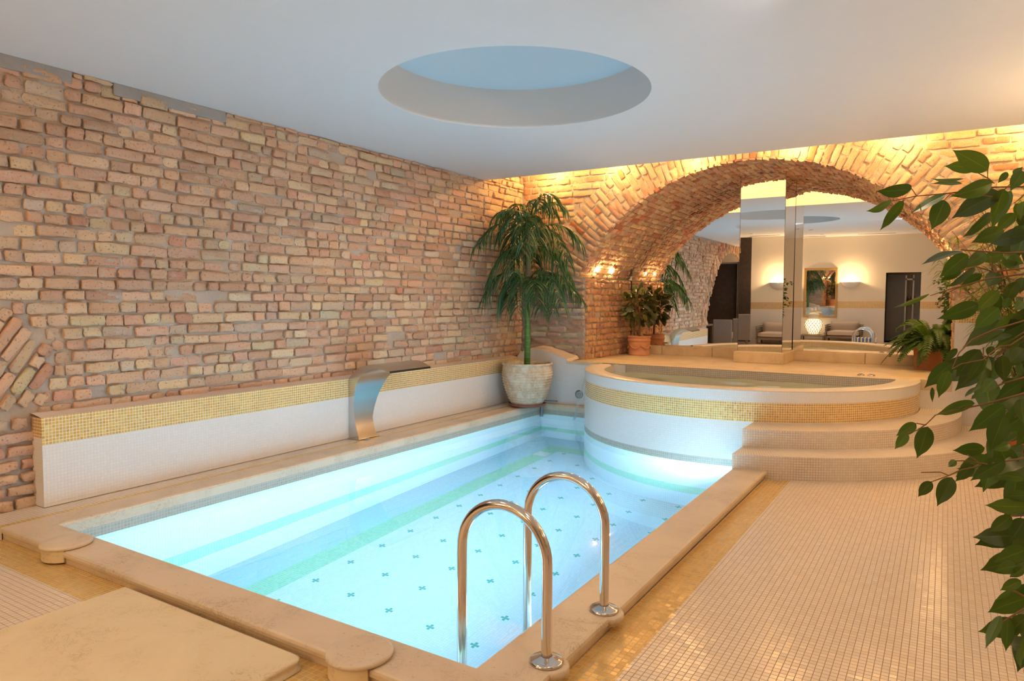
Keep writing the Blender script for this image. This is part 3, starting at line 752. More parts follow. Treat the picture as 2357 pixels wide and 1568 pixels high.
# ------------------------------------------------------------------ swimming pool
def arc(c, r, a0, a1, n): return [(c[0] + r*math.cos(a0 + (a1 - a0)*k/n), c[1] + r*math.sin(a0 + (a1 - a0)*k/n)) for k in range(n + 1)]
pool = thing('swimming_pool', 'lit turquoise swimming pool with white mosaic lining and green stripes, between brick wall and deck', 'pool', (-3.3, 5.5, 0))
mb = MB(); ZB = -1.70
def band(a, b, z0, z1, mat, L0=0.0):
    d = math.hypot(b[0] - a[0], b[1] - a[1])
    mb.quad((a[0], a[1], z0), (b[0], b[1], z0), (b[0], b[1], z1), (a[0], a[1], z1), mat, [(L0, z0), (L0 + d, z0), (L0 + d, z1), (L0, z1)])
bands = [(-.155 + .07, -.155, 1), (-.155, -.225, 2), (-.225, -1.08, 0), (-1.08, -1.31, 3), (-1.31, ZB, 0)]
ring = [(PX1, PY0), (PX0, PY0), (PX0, PY1), (PX1 + .0, PY1)]
for (a, b) in (((PX0, PY0), (PX0, PY1))[::-1], ((PX0, PY1), (-3.6, PY1))[::-1], ((PX1, PY0), (PX1, 7.2)), ((PX0, PY0), (PX1, PY0))):
    for (z1, z0, mt) in bands: band(a, b, z0, z1, mt)
mb.build('basin_wall', [M['tile_pool'], M['tile_waterline'], M['tile_green_pale'], M['tile_green']], pool)
mb = MB(); ox, oy = 4.21 + .0798, -4.973 + .0798
def fl(x0, x1, y0, y1, mat, z=ZB):
    mb.quad((x0, y0, z), (x1, y0, z), (x1, y1, z), (x0, y1, z), mat, [(x0 + ox, y0 + oy), (x1 + ox, y0 + oy), (x1 + ox, y1 + oy), (x0 + ox, y1 + oy)])
sx0, sx1, sy0, sy1 = -4.56, -4.335, 8.13, 8.37
fl(PX0, sx0, PY0, PY1, 1); fl(sx0, sx1, PY0, sy1, 2); fl(sx0, PX1, sy1, PY1, 1); fl(sx1, PX1, sy0, sy1, 2); fl(sx1, PX1, PY0, sy0, 0)
mb.build('basin_floor', [M['tile_pool_floor'], M['tile_pool_blue'], M['tile_green']], pool)
mb = MB(); mb.rbox((-4.45, 7.92, ZB + .006), (.19, .19, .012), .003); mb.build('inlet_cover', [M['white_paint']], pool)
# limestone coping, a moulded edge, mitred at the corners
mb = MB()
prof_in = [(0, -.085), (-.004, -.03), (.004, -.012), (.018, 0)]
def coping(path_in, path_out, zb, inner_h=.085):
    # two polylines of equal length; sections between them
    P = []
    for a, b in zip(path_in, path_out):
        a = Vector((a[0], a[1], 0)); b = Vector((b[0], b[1], 0)); n = b - a
        L = n.length; n.normalize(); k = [(0, -inner_h), (-.003, -.02), (.006, -.006), (.02, 0), (L*.5, .0005), (L - .02, 0), (L - .007, -.005), (L - .002, -.018), (L - .004, -.034), (L - .018, -.042), (L - .022, -.05), (L - .026, zb)]
        P.append([tuple(a + n*x + Vector((0, 0, z))) for x, z in k])
    mb.grid(P, 0, None, False)
wn_, wr_, wl_ = .25, .285, .25
def lerp(a, b, t): return (a[0] + (b[0] - a[0])*t, a[1] + (b[1] - a[1])*t)
coping([(PX1, 6.42), (PX1, 4.4), (PX1, PY0)], [(PX1 + wr_, 6.42), (PX1 + wr_, 4.4), (PX1 + wr_, PY0 - wn_)], ZD)
coping([(PX1, PY0), (-3.3, PY0), (PX0, PY0)], [(PX1 + wr_, PY0 - wn_), (-3.3, PY0 - wn_), (PX0 - wl_, PY0 - wn_)], ZD)
coping([(PX0, PY0), (PX0, 4.5), (PX0, 6.6), (PX0, PY1)], [(PX0 - wl_, PY0 - wn_), (PX0 - wl_, 4.5), (PX0 - wl_, 6.6), (PX0 - wl_, PY1 + .12)], -.02)
coping([(PX0, PY1), (-4.0, PY1)], [(PX0 - wl_, PY1 + .12), (-4.0, PY1 + .12)], -.02)
mb.box(-5.222, -5.165, PY0 - wn_ + .012, PY0 - .05, ZD, -.022)
mb.build('coping', [M['stone']], pool)
# water body: follows the basin, cut by the round tub
a0 = math.acos((PX1 - TC[0])/TR); e = .012
tub_arc = arc(TC, TR - e, -a0, -PI + .035, 40)
outl = [(PX0 - e, PY0 - e), (PX1 + e, PY0 - e), (PX1 + e, tub_arc[0][1])] + tub_arc + [(tub_arc[-1][0], PY1 + e), (PX0 - e, PY1 + e)]
mb = MB(); mb.prism(outl, ZB - .05, ZW)
mb.build('water', [M['water']], pool)

# ------------------------------------------------------------------ round hot tub
tub = thing('hot_tub', 'round raised hot tub with gold mosaic band rising from the far side of the pool', 'hot tub', (TC[0], TC[1], 0))
mb = MB()
path = arc(TC, TR, -PI - .02, 0, 90) + [(TC[0] + TR, 9.0), (TC[0] + TR, 9.12)]
L = [0.0]
for a, b in zip(path[:-1], path[1:]): L.append(L[-1] + math.hypot(b[0] - a[0], b[1] - a[1]))
zs = [(ZP - .012, .50, 0), (.50, .305, 1), (.305, -.085, 0), (-.085, -.155, 2), (-.155, -.225, 3), (-.225, -1.08, 4), (-1.08, -1.31, 5), (-1.31, ZB, 4)]
for (z1, z0, mt) in zs:
    P = [[(p[0], p[1], z) for p in path] for z in (z0, z1)]; U = [[(l, z) for l in L] for z in (z0, z1)]
    mb.grid(P, mt, U, True)
mb.build('tub_wall', [M['tile_white'], M['tile_gold_worn'], M['tile_waterline'], M['tile_green_pale'], M['tile_pool'], M['tile_green']], tub)
mb = MB()
aL = -PI + .09    # the rim stops short of the back wall on the left: overflow channel
prof = [(TR + .0, ZP - .014), (TR + .006, ZP - .006), (TR, ZP), ((TR + TRI)/2, ZP + .001), (TRI + .008, ZP), (TRI, ZP - .008), (TRI, ZP - .02)]
angs = [aL + (0 - aL)*k/80 for k in range(81)]
P = [[(TC[0] + r*math.cos(a), TC[1] + r*math.sin(a), z) for (r, z) in prof] for a in angs]
P.append([(TC[0] + r, 8.985, z) for (r, z) in prof])
U = [[(a*1.85, r) for (r, z) in prof] for a in angs] + [[(.07, r) for (r, z) in prof]]
mb.grid(P, 0, U, True)
# rounded stop at the left end of the rim and the small gold cheek of the channel
c = math.cos(aL); s_ = math.sin(aL)
mb.rbox((TC[0] + 1.80*c, TC[1] + 1.80*s_ + .004, ZP - .045), (.17, .03, .10), .012, Matrix.Rotation(aL + PI, 3, 'Z'), 1)
mb.rbox((-3.865, 8.955, ZP - .04), (.05, .05, .10), .012, None, 2)
mb.build('rim', [M['tile_rim'], M['tile_rim'], M['tile_gold']], tub)
mb = MB(); yb = 8.962
xr = math.sqrt(TRI**2 - (yb - TC[1])**2); ai = [ -PI - math.asin((yb - TC[1])/TRI) + (PI + 2*math.asin((yb - TC[1])/TRI))*k/80 for k in range(81)]
P = [[(TC[0] + TRI*math.cos(a), TC[1] + TRI*math.sin(a), z) for a in ai] for z in (-.05, ZP - .02)]
U = [[(a*TRI, z) for a in ai] for z in (-.05, ZP - .02)]
mb.grid(P, 0, U, True)
mb.quad((TC[0] - TR + .05, yb, -.05), (TC[0] + xr + .02, yb, -.05), (TC[0] + xr + .02, yb, ZP - .002), (TC[0] - TR + .05, yb, ZP - .002), 0)
mb.poly([(TC[0] + TRI*math.cos(a), TC[1] + TRI*math.sin(a), -.05) for a in ai], 0)
mb.build('tub_basin', [M['tile_tub']], tub)
# churning water
n, m_ = 60, 36; P = np.zeros((m_, n, 3))
for i in range(m_):
    r = TRI*1.003*i/(m_ - 1)
    for j in range(n):
        a = -PI - .029 + (PI + .058)*j/(n - 1); x, y = TC[0] + r*math.cos(a), TC[1] + r*math.sin(a)
        hgt = sum(.010*math.exp(-((x - qx)**2 + (y - qy)**2)/.06) for qx, qy in ((-3.1, 8.3), (-2.3, 8.1), (-1.2, 8.3), (-.9, 8.6), (-2.0, 8.6))) + .004*math.sin(9*x + 3*math.sin(5*y)) + .003*math.sin(13*y + 4*x)
        P[i, j] = (x, min(y, yb - .001) if False else y, .515 + hgt)
mb = MB(); mb.grid(P[::1], 0, None, True)
wt = mb.build('tub_water', [M['water_tub']], tub)
# narrow stream falling from the overflow channel into the pool
mb = MB(); P = []
for i in range(24):
    t = i/23; z = .50 - .67*t; x0 = TC[0] - TR - .01 - .22*math.sqrt(t)*.9
    wdt = .030 + .012*t
    P.append([(x0 + .008*math.cos(a), 8.66 + wdt*math.sin(a) - .08*t, z) for a in [2*PI*k/12 for k in range(12)]])
mb.grid(P, 0, None, True, True)
mb.build('overflow_stream', [M['water_thin']], tub)

# ------------------------------------------------------------------ curved steps up to the tub
def step(R, r_in, z0, z1, y_end, xa, name, label):
    mb = MB(); am = math.acos(min(1, (xa - TC[0])/R)); n = 60
    ang = [-am + am*k/n for k in range(n + 1)]
    out = [(TC[0] + R*math.cos(a), TC[1] + R*math.sin(a)) for a in ang] + [(TC[0] + R, y_end)]
    inn = []
    for k, a in enumerate(ang):
        x, y = TC[0] + r_in*math.cos(a), TC[1] + r_in*math.sin(a)
        if x < xa: x, y = xa, TC[1] - math.sqrt(max(0, r_in**2 - (xa - TC[0])**2))
        inn.append((x, y))
    inn.append((TC[0] + r_in, y_end))
    L = [0]
    for a, b in zip(out[:-1], out[1:]): L.append(L[-1] + math.hypot(b[0] - a[0], b[1] - a[1]))
    m_ = 6; P = []; U = []
    for j in range(m_ + 1):
        t = j/m_; P.append([(o[0] + (i[0] - o[0])*t, o[1] + (i[1] - o[1])*t, z1) for o, i in zip(out, inn)]); U.append([(l, R - (R - r_in)*t) for l in L])
    mb.grid(P, 0, U, False)
    P = [[(p[0], p[1], z) for p in out] for z in (z0, z1 - .006)] ; U = [[(l, z) for l in L] for z in (z0, z1)]
    mb.grid(P, 0, U, True)
    P = [[(p[0], p[1], z1 - .006) for p in out], [(p[0] - .004*math.cos(-am), p[1], z1) for p in out]]; mb.grid(P, 0, [[(l, z1 - .003) for l in L]]*2, True)
    mb.quad((xa, inn[0][1], z0), (xa, out[0][1], z0), (xa, out[0][1], z1), (xa, inn[0][1], z1), 0)
    return tag(mb.build(name, [M['tile_step']]), label, 'step')
step(2.345, 1.95, .12, .30, 9.12, PX1, 'curved_step', 'upper curved mosaic step wrapping the right side of the hot tub')
step(2.69, 2.30, ZD, .13, 9.12, PX1, 'curved_step', 'lower curved mosaic step rising from the deck beside the pool edge')

# ------------------------------------------------------------------ mirrors in the niche
def rot_about(o, a, b):
    o.rotation_euler = (math.radians(-b), 0, math.radians(a))
def mirror_panel(name, x0, x1, label, a, b):
    mid = (x0 + x1)/2
    pts = []; n = 30
    for k in range(n + 1):
        x = x0 + (x1 - x0)*k/n; pts.append((x, min(arch_z(x) - .014, 3.4)))
    mb = MB(); zb = .765
    f = [(x0 - mid, 0, zb - 1.8), (x1 - mid, 0, zb - 1.8)] + [(x - mid, 0, z - 1.8) for x, z in reversed(pts)]
    mb.poly(f, 0); bk = [(p[0], .006, p[2]) for p in f]; mb.poly(bk[::-1], 1)
    for i in range(len(f)):
        j = (i + 1) % len(f); mb.quad(f[i], bk[i], bk[j], f[j], 1)
    o = mb.build(name, [M['mirror'], M['mirror_edge']]); o.location = (mid, YM, 1.8); rot_about(o, a, b)
    return tag(o, label, 'mirror')
mirror_panel('wall_mirror', -4.47, -4.215, 'narrow strip of wall mirror beside the brick pier, above the rubber plant', .8, -.25)
mirror_panel('wall_mirror', -4.21, -2.24, 'large wall mirror left of the mirrored column, showing the brick wall and fountain', .8, -.25)
mirror_panel('wall_mirror', -2.235, .075, 'large wall mirror right of the mirrored column, showing sofas and wall lamps', .5, -.75)
col = thing('mirrored_column', 'square mirror-clad column on a stone plinth behind the hot tub', 'column', (-2.23, 10.5, ZP))
mb = MB(); cx0, cx1, cy0, cy1 = -2.535, -1.925, 10.19, 10.93
mb.rbox(((cx0 + cx1)/2, (cy0 - .045 + YM)/2, ZP + .079), (cx1 - cx0 + .075, YM - cy0 + .045, .158), .008); mb.build('plinth', [M['travertine']], col)
def panel(pts, nm):
    mb = MB(); mb.poly(pts, 0); n = (Vector(pts[1]) - Vector(pts[0])).cross(Vector(pts[2]) - Vector(pts[0])).normalized()*.005
    bk = [tuple(Vector(p) - n) for p in pts]; mb.poly(bk[::-1], 1)
    for i in range(len(pts)):
        j = (i + 1) % len(pts); mb.quad(pts[i], bk[i], bk[j], pts[j], 1)
    mb.build(nm, [M['mirror'], M['mirror_edge']], col)
zt = 3.285; tl = math.tan(math.radians(.7))*(zt - .78)
panel([(cx0, cy0 + tl, .78), (cx1, cy0 + tl, .78), (cx1, cy0, zt), (cx0, cy0, zt)], 'front_mirror')
panel([(cx1, cy0 + tl, .78), (cx1, cy1, .78), (cx1, cy1, zt), (cx1, cy0, zt)], 'side_mirror')
panel([(cx0, cy1, .78), (cx0, cy0 + tl, .78), (cx0, cy0, zt), (cx0, cy1, zt)], 'side_mirror')

# ------------------------------------------------------------------ fountain (curved steel blade)
ft = thing('water_blade_fountain', 'curved brushed steel waterfall spout standing on the left pool edge', 'fountain', (-5.35, 5.55, 0))
outer = [(-5.44, 0), (-5.475, .15), (-5.497, .297), (-5.493, .42), (-5.471, .53), (-5.428, .62), (-5.36, .70), (-5.28, .76), (-5.19, .797), (-5.09, .814), (-4.98, .812), (-4.835, .757)]
inner = [(-5.262, 0), (-5.305, .12), (-5.333, .239), (-5.342, .35), (-5.335, .454), (-5.31, .56), (-5.265, .65), (-5.20, .715), (-5.118, .755), (-5.03, .772), (-4.94, .77), (-4.83, .738)]
ya, yb_ = [], []
mb = MB(); n = len(outer); P1, P2 = [], []
def spl(pts, k=4):
    out = []
    for i in range(len(pts) - 1):
        p0, p1, p2, p3 = pts[max(0, i - 1)], pts[i], pts[i + 1], pts[min(len(pts) - 1, i + 2)]
        for s in range(k):
            t = s/k; out.append(tuple(.5*(2*b + (c - a)*t + (2*a - 5*b + 4*c - d)*t*t + (3*b - a - 3*c + d)*t**3) for a, b, c, d in zip(p0, p1, p2, p3)))
    out.append(tuple(pts[-1])); return out
so, si = spl(outer), spl(inner); N = len(so)
def yr(t): return 5.39 + 0*t, 5.66 + .40*min(1, max(0, (t - .15)/.75))
rows = []
for i in range(N):
    t = i/(N - 1); y0, y1 = yr(t); rows.append([(so[i][0], y0, so[i][1]), (so[i][0], y1, so[i][1]), (si[i][0], y1, si[i][1]), (si[i][0], y0, si[i][1])])
for k in range(4):
    mb.grid([[r[k], r[(k + 1) % 4]] for r in rows], 0, None, True)
mb.build('blade', [M['steel']], ft)
mb = MB(); e = rows[-1]
mb.build('lip', [M['steel']], ft) if False else None
mb.rbox(((e[0][0] + e[3][0])/2 - .004, (e[0][1] + e[1][1])/2, (e[0][2] + e[3][2])/2), (.006, e[1][1] - e[0][1] - .01, .010), .002, None, 0)
mb.build('outlet_slot', [M['black']], ft)
mb = MB(); mb.rbox((-5.35, 5.525, .004), (.22, .31, .008), .003); mb.build('base_plate', [M['steel']], ft)
mb = MB(); mb.lathe([(0, .008), (.028, .008), (.038, .004), (.04, 0)], (-5.215, 5.46, .001), 24); mb.lathe([(0, .012), (.014, .012), (.016, .007)], (-5.215, 5.46, .001), 16, 0)
tag(mb.build('drain_cap', [M['chrome']]), 'small round metal cap in the coping in front of the steel waterfall spout', 'drain')

# ------------------------------------------------------------------ ladder rails
rail_pts = lambda y, xf, xb, zr: [(xf, y, 0.0), (xf, y, .20)] + [(xf, y, .38)] + [((xf + xb)/2 + (xf - xb)/2*math.cos(PI*k/24), y, .41 + (xf - xb)/2*1.0*math.sin(PI*k/24)) for k in range(1, 24)] + [(xb, y, .38), (xb, y, .1), (xb, y, -.3), (xb, y, -.9)]
def rail(y, label):
    t = thing('ladder_rail', label, 'pool rail', (-1.358, y, 0), 'handrails of the pool ladder')
    xf, xb = -1.358, -1.79
    mb = MB(); mb.tube(rail_pts(y, xf, xb, 0), .0225, 20); mb.build('rail_tube', [M['chrome']], t)
    mb = MB(); mb.lathe([(.024, .028), (.03, .026), (.045, .018), (.066, .014), (.072, .008), (.072, .002), (.068, .001)], (xf, y, 0), 36); mb.build('flange', [M['chrome']], t)
    return t
rail(2.465, 'arched steel ladder rail nearest the near corner of the pool')
rail(3.038, 'arched steel ladder rail farther along the right pool edge')
for y in (2.465, 3.038):
    mb = MB(); mb.lathe([(0, -.001), (.075, -.001), (.084, -.008), (.086, -.03), (.07, -.040), (.066, ZD + .03)], (-1.345, y, 0), 36)
    o = tag(mb.build('rail_footing', [M['stone']]), 'round limestone bump under the ' + ('nearer' if y < 2.7 else 'farther') + ' ladder rail, on the outer edge of the coping', 'stone footing')
# steps of the ladder under water
for i, z in enumerate((-.45, -.75)):
    mb = MB(); mb.rbox((-1.79, 2.75, z), (.09, .55, .03), .01)
    tag(mb.build('ladder_tread', [M['steel']]), ('upper' if i == 0 else 'lower') + ' underwater steel tread between the two ladder rails', 'ladder tread')

# ------------------------------------------------------------------ skimmer lids and slab
def lid(x, y, r, label):
    t = thing('skimmer_lid', label, 'stone lid', (x, y, 0), 'round stone skimmer lids')
    mb = MB(); mb.lathe([(0, .026), (r - .015, .026), (r - .004, .022), (r, .014), (r - .002, .005), (r - .012, .001)], (x, y, 0), 56); mb.build('disc', [M['stone']], t)
    mb = MB(); P = []
    a0, a1 = -PI + .25, -.55
    for z in (ZD + .012, .002): P.append([(x + (r - .012)*math.cos(a0 + (a1 - a0)*k/24), y + (r - .012)*math.sin(a0 + (a1 - a0)*k/24), z) for k in range(25)])
    mb.grid(P, 0, None, True); mb.quad(P[0][-1], (P[0][-1][0] - .03, P[0][-1][1] + .05, P[0][-1][2]), (P[1][-1][0] - .03, P[1][-1][1] + .05, P[1][-1][2]), P[1][-1], 0)
    mb.build('skirt', [M['slab']], t)
lid(-4.495, 2.105, .142, 'round stone lid on the coping near the left corner of the pool')
lid(-2.05, 2.09, .142, 'round stone lid on the near coping beside the big stone slab')
mb = MB(); mb.rbox((-3.25, 1.47, -.052), (1.96, 1.04, .052), .016, None, 0, 3)
mb = MB(); x0, x1, y0, y1, r = -3.66, -2.275, .2, 2.0, .05
pts = [(x0, y1), (x0, y0), (x1, y0)] + [(x1 - r + r*math.cos(a), y1 - r + r*math.sin(a)) for a in [PI/2*k/8 for k in range(9)]]
lay = [(0, ZD + .002), (.0, ZD + .006), (-.008, ZD + .012), (-.010, ZD + .022), (-.006, ZD + .036), (0.004, ZD + .046), (.014, ZD + .05)]
cxm, cym = (x0 + x1)/2, (y0 + y1)/2
P = [[(p[0] - math.copysign(k, p[0] - cxm), p[1] - math.copysign(k, p[1] - cym), z) for p in pts] for (k, z) in lay]
mb.grid(P, 0, None, True, True); mb.poly(P[-1], 0)
tag(mb.build('stone_slab', [M['slab']]), 'large flat cream stone slab lying on the deck along the near pool edge', 'slab')

# ------------------------------------------------------------------ small fittings
j = thing('pool_jet', 'round grey jet nozzle in the white tiled wall left of the hot tub', 'jet nozzle', (-4.395, 8.88, .159))
def disc_y(mb, c, prof, seg=32, mat=0):
    P = [[(c[0] + r*math.cos(2*PI*k/seg), c[1] - h, c[2] + r*math.sin(2*PI*k/seg)) for k in range(seg)] for (r, h) in prof]; mb.grid(P, mat, None, True, True)
mb = MB(); disc_y(mb, (-4.395, 8.88, .159), [(.060, 0), (.060, .006), (.052, .010), (.022, .011), (.016, .004), (0, .004)]); pl_ = mb.build('plate', [M['steel_dark']], j)
mb = MB(); disc_y(mb, (-4.395, 8.88, .159), [(.014, .004), (.014, .016), (.008, .02), (0, .02)]); mb.build('nozzle', [M['chrome']], pl_)
p = thing('overflow_pipe', 'short steel pipe with flat dark lever in the far pool corner', 'pipe', (-4.93, 8.74, 0))
mb = MB(); mb.tube([(-4.915, 8.72, .03), (-4.915, 8.72, -.3)], .024, 18); mb.build('pipe', [M['steel_dark']], p)
mb = MB(); mb.rbox((-4.86, 8.76, .045), (.32, .07, .016), .006, Matrix.Rotation(.25, 3, 'Z')); mb.build('lever', [M['steel_dark']], p)
for i, (x, y) in enumerate(((-.837, 9.20), (-.728, 9.22))):
    b = thing('tub_button', ('left' if i == 0 else 'right') + ' one of two round air buttons on the platform behind the hot tub', 'button', (x, y, ZP), 'air buttons of the hot tub')
    mb = MB(); mb.lathe([(.040, 0), (.040, .010), (.034, .016), (.026, .017)], (x, y, ZP), 28); bz_ = mb.build('bezel', [M['chrome']], b)
    mb = MB(); mb.lathe([(.026, .014), (.02, .02), (0, .021)], (x, y, ZP), 24); mb.build('cap', [M['black']], bz_)
for i, (x, y) in enumerate(SPOTS):
    s = 1 if x < -2 else -1
    nm = ['left ledge spot lamp nearer the pool', 'left ledge spot lamp nearer the mirror', 'right ledge spot lamp nearer the pool', 'right ledge spot lamp nearer the mirror'][i]
    t = thing('ledge_spot', 'small lit ' + nm + ', on the brick springing of the arch', 'spot lamp', (x, y, 1.83), 'spot lamps on the arch ledges')
    mb = MB(); mb.rbox((x, y, 1.836), (.05, .05, .012), .003); mb.build('foot', [M['black']], t)
    mb = MB(); mb.tube([(x - s*.005, y, 1.84), (x - s*.012, y - .01, 1.89), (x, y - .01, 1.92)], .005, 8); mb.build('stem', [M['black']], t)
    mb = MB(); a = Vector((x, y - .01, 1.915)); d = Vector((s*.6, 0, .8)); mb.tube([a - d*.03, a, a + d*.035], [.014, .02, .024], 16); hs_ = mb.build('housing', [M['black']], t)
    mb = MB(); c = a + d*.040
    mb.lathe([(.0, -.02), (.014, -.016), (.02, 0), (.014, .016), (0, .02)], c, 16); mb.build('bulb', [M['bulb']], hs_)
for (x, y) in DOWN:
    pos = 'over the left pool edge' if x < -4 else ('over the deck' if x > -1 else 'over the seating area')
    t = thing('recessed_downlight', 'small round recessed ceiling light ' + pos, 'ceiling light', (x, y, ZC), 'recessed ceiling lights ' + pos)
    mb = MB(); mb.lathe([(.052, 0), (.052, -.004), (.042, -.006), (.040, -.002)], (x, y, ZC), 28); tr_ = mb.build('trim_ring', [M['steel_dark']], t)
    mb = MB(); mb.lathe([(0, -.0015), (.041, -.0015)], (x, y, ZC), 28); mb.build('lens', [M['down_glow']], tr_)
for k, (x, y, wd) in enumerate(((-1.6, -1.25, 1.0), (-3.5, -1.5, 1.0), (-4.7, -1.5, .9))):
    t = thing('ceiling_vent', ['rightmost slot air vent in the ceiling seen in the right wall mirror', 'middle slot air vent in the ceiling, seen in the mirror over the framed picture', 'slot air vent in the ceiling near the dark arch, seen in the mirrored column'][k], 'air vent', (x, y, ZC), 'slot air vents')
    mb = MB(); mb.box(x - wd/2, x + wd/2, y - .09, y - .07, ZC - .012, ZC); mb.box(x - wd/2, x + wd/2, y + .07, y + .09, ZC - .012, ZC); mb.box(x - wd/2, x - wd/2 + .02, y - .07, y + .07, ZC - .012, ZC); mb.box(x + wd/2 - .02, x + wd/2, y - .07, y + .07, ZC - .012, ZC); mb.build('frame', [M['white_paint']], t)
    mb = MB(); 
    for q in range(5): mb.rbox((x, y - .056 + .028*q, ZC - .006), (wd - .04, .004, .012), .001, Matrix.Rotation(.6, 3, 'X'))
    mb.build('slats', [M['steel_dark']], t)

# ------------------------------------------------------------------ back wall furniture seen in the mirrors
for i, (x, y, z, k) in enumerate(SCONCE):
    lab = {0: 'half-bowl wall lamp right of the framed mirror on the cream back wall', 1: 'half-bowl wall lamp above the left armchair on the cream back wall', 2: 'half-bowl wall lamp in the middle of the right wall', 3: 'half-bowl wall lamp at the far end of the right wall', 4: 'half-bowl wall lamp at the near end of the right wall'}[i]
    t = thing('wall_sconce', lab, 'wall lamp', (x, YB if k == 'b' else XR, z), 'half-bowl wall lamps')
    mb = MB(); P = []
    for (r, h) in [(.30, .0), (.285, -.05), (.24, -.11), (.17, -.16), (.08, -.19), (.0, -.195)]:
        row = []
        for q in range(25):
            a = PI*q/24
            if k == 'b': row.append((x + r*math.cos(a)*.9, YB - .006 + r*math.sin(a)*.55, z + h))
            else: row.append((XR + .006 - r*math.sin(a)*.55, x*0 + y + r*math.cos(a)*.9, z + h))
        P.append(row)
    mb.grid(P, 0, None, True); mb.build('bowl', [M['white_paint']], t)
    mb = MB(); bx = (x, YB + .07, z + .02) if k == 'b' else (XR - .07, y, z + .02)
    mb.lathe([(0, -.04), (.03, -.03), (.035, 0), (.02, .04), (0, .045)], bx, 16); mb.build('bulb', [M['sconce_glow']], t)
fr = thing('framed_mirror', 'tall wood-framed mirror hung on the cream back wall above the lantern', 'framed mirror', (-3.17, YB, 1.42))
x0, x1, z0, z1, fw = -3.66, -2.68, .64, 2.20, .065
mb = MB()
for (a, b, c, d) in ((x0, x1, z1 - fw, z1), (x0, x1, z0, z0 + fw), (x0, x0 + fw, z0 + fw, z1 - fw), (x1 - fw, x1, z0 + fw, z1 - fw)):
    mb.rbox(((a + b)/2, YB + .022, (c + d)/2), (b - a, .04, d - c), .008)
mb.build('frame', [M['wood']], fr)
mb = MB(); mb.quad((x1 - fw, YB + .02, z0 + fw), (x0 + fw, YB + .02, z0 + fw), (x0 + fw, YB + .02, z1 - fw), (x1 - fw, YB + .02, z1 - fw)); mb.build('glass', [M['mirror']], fr)
def armchair(x, y, label):
    t = thing('armchair', label, 'armchair', (x, y, ZD), 'taupe cushioned wicker armchairs')
    w_, d = 1.02, .72
    mb = MB(); mb.rbox((x, y + .02, ZD + .17), (w_ - .12, d - .06, .07), .01); 
    for sx in (-1, 1):
        for sy in (-1, 1): mb.rbox((x + sx*(w_/2 - .05), y + sy*(d/2 - .05), ZD + .075), (.05, .05, .15), .004)
    mb.build('base', [M['wicker']], t)
    for sx in (-1, 1):
        mb = MB()
        for q in range(6): mb.rbox((x + sx*(w_/2 - .03), y, ZD + .17 + .058*q), (.045, d - .04, .045), .008)
        mb.rbox((x + sx*(w_/2 - .03), y, ZD + .52), (.06, d, .03), .008); mb.build('arm', [M['wicker']], t)
    mb = MB()
    for q in range(6): mb.rbox((x, y - d/2 + .04, ZD + .17 + .058*q), (w_ - .08, .04, .045), .008)
    mb.rbox((x, y - d/2 + .04, ZD + .52), (w_, .06, .03), .008); mb.build('backrest', [M['wicker']], t)
    mb = MB(); mb.rbox((x, y + .05, ZD + .285), (w_ - .14, d - .12, .15), .03, None, 0, 3, puff=.16); mb.build('seat_cushion', [M['cushion']], t)
    mb = MB(); mb.rbox((x, y - .19, ZD + .46), (w_ - .22, .17, .34), .03, Matrix.Rotation(-.22, 3, 'X'), 0, 3, puff=.3); mb.build('back_cushion', [M['cushion']], t)
armchair(-2.42, -1.55, 'taupe cushioned wicker armchair right of the lantern, by the back wall')
armchair(-4.35, -1.55, 'taupe cushioned wicker armchair left of the lantern, by the back wall')
tb = thing('side_table', 'low dark side table between the two armchairs, carrying the lantern', 'table', (-3.3, -1.6, ZD))
mb = MB(); mb.rbox((-3.3, -1.6, .10), (.72, .56, .03), .006); mb.build('top', [M['wicker']], tb)
for sx in (-1, 1):
    for sy in (-1, 1):
        mb = MB(); mb.rbox((-3.3 + sx*.32, -1.6 + sy*.24, .003), (.045, .045, .166), .004); mb.build('leg', [M['wicker']], tb)
mb = MB(); mb.rbox((-2.99, -1.45, .165), (.07, .07, .10), .01); tag(mb.build('candle_glass', [M['glaze']]), 'small cream candle holder standing beside the lantern on the side table', 'candle holder')
ln = thing('lattice_lantern', 'glowing white ceramic lattice jar lamp with two pointed finials on the side table', 'lamp', (-3.3, -1.62, .115))
mb = MB(); mb.lathe([(0, 0), (.17, 0), (.18, .02), (.15, .035), (.14, .045)], (-3.3, -1.62, .116), 32); mb.build('base', [M['glaze']], ln)
rad = [(.14, .045), (.19, .12), (.235, .22), (.255, .33), (.24, .42), (.19, .48), (.15, .50)]
mb = MB(); mb.lathe([(r*.93, z) for r, z in rad], (-3.3, -1.62, .116), 36); mb.build('inner_shade', [M['lantern_glow']], ln)
mb = MB(); rs = spl(rad, 5)
for sgn in (-1, 1):
    for q in range(16):
        a0 = 2*PI*q/16
        mb.tube([(-3.3 + r*math.cos(a0 + sgn*z*3.2), -1.62 + r*math.sin(a0 + sgn*z*3.2), .116 + z) for r, z in rs], .011, 6)
mb.build('lattice', [M['glaze']], ln)
mb = MB(); mb.lathe([(.15, .50), (.175, .52), (.165, .56), (.15, .60), (.17, .63), (.14, .68), (.06, .71), (0, .715)], (-3.3, -1.62, .116), 32); lid_ = mb.build('lid', [M['glaze']], ln)
for sx in (-1, 1):
    mb = MB(); mb.lathe([(.0, .70), (.03, .72), (.042, .76), (.03, .81), (0, .85)], (-3.3 + sx*.05, -1.62, .116), 16); mb.build('finial', [M['glaze']], lid_)
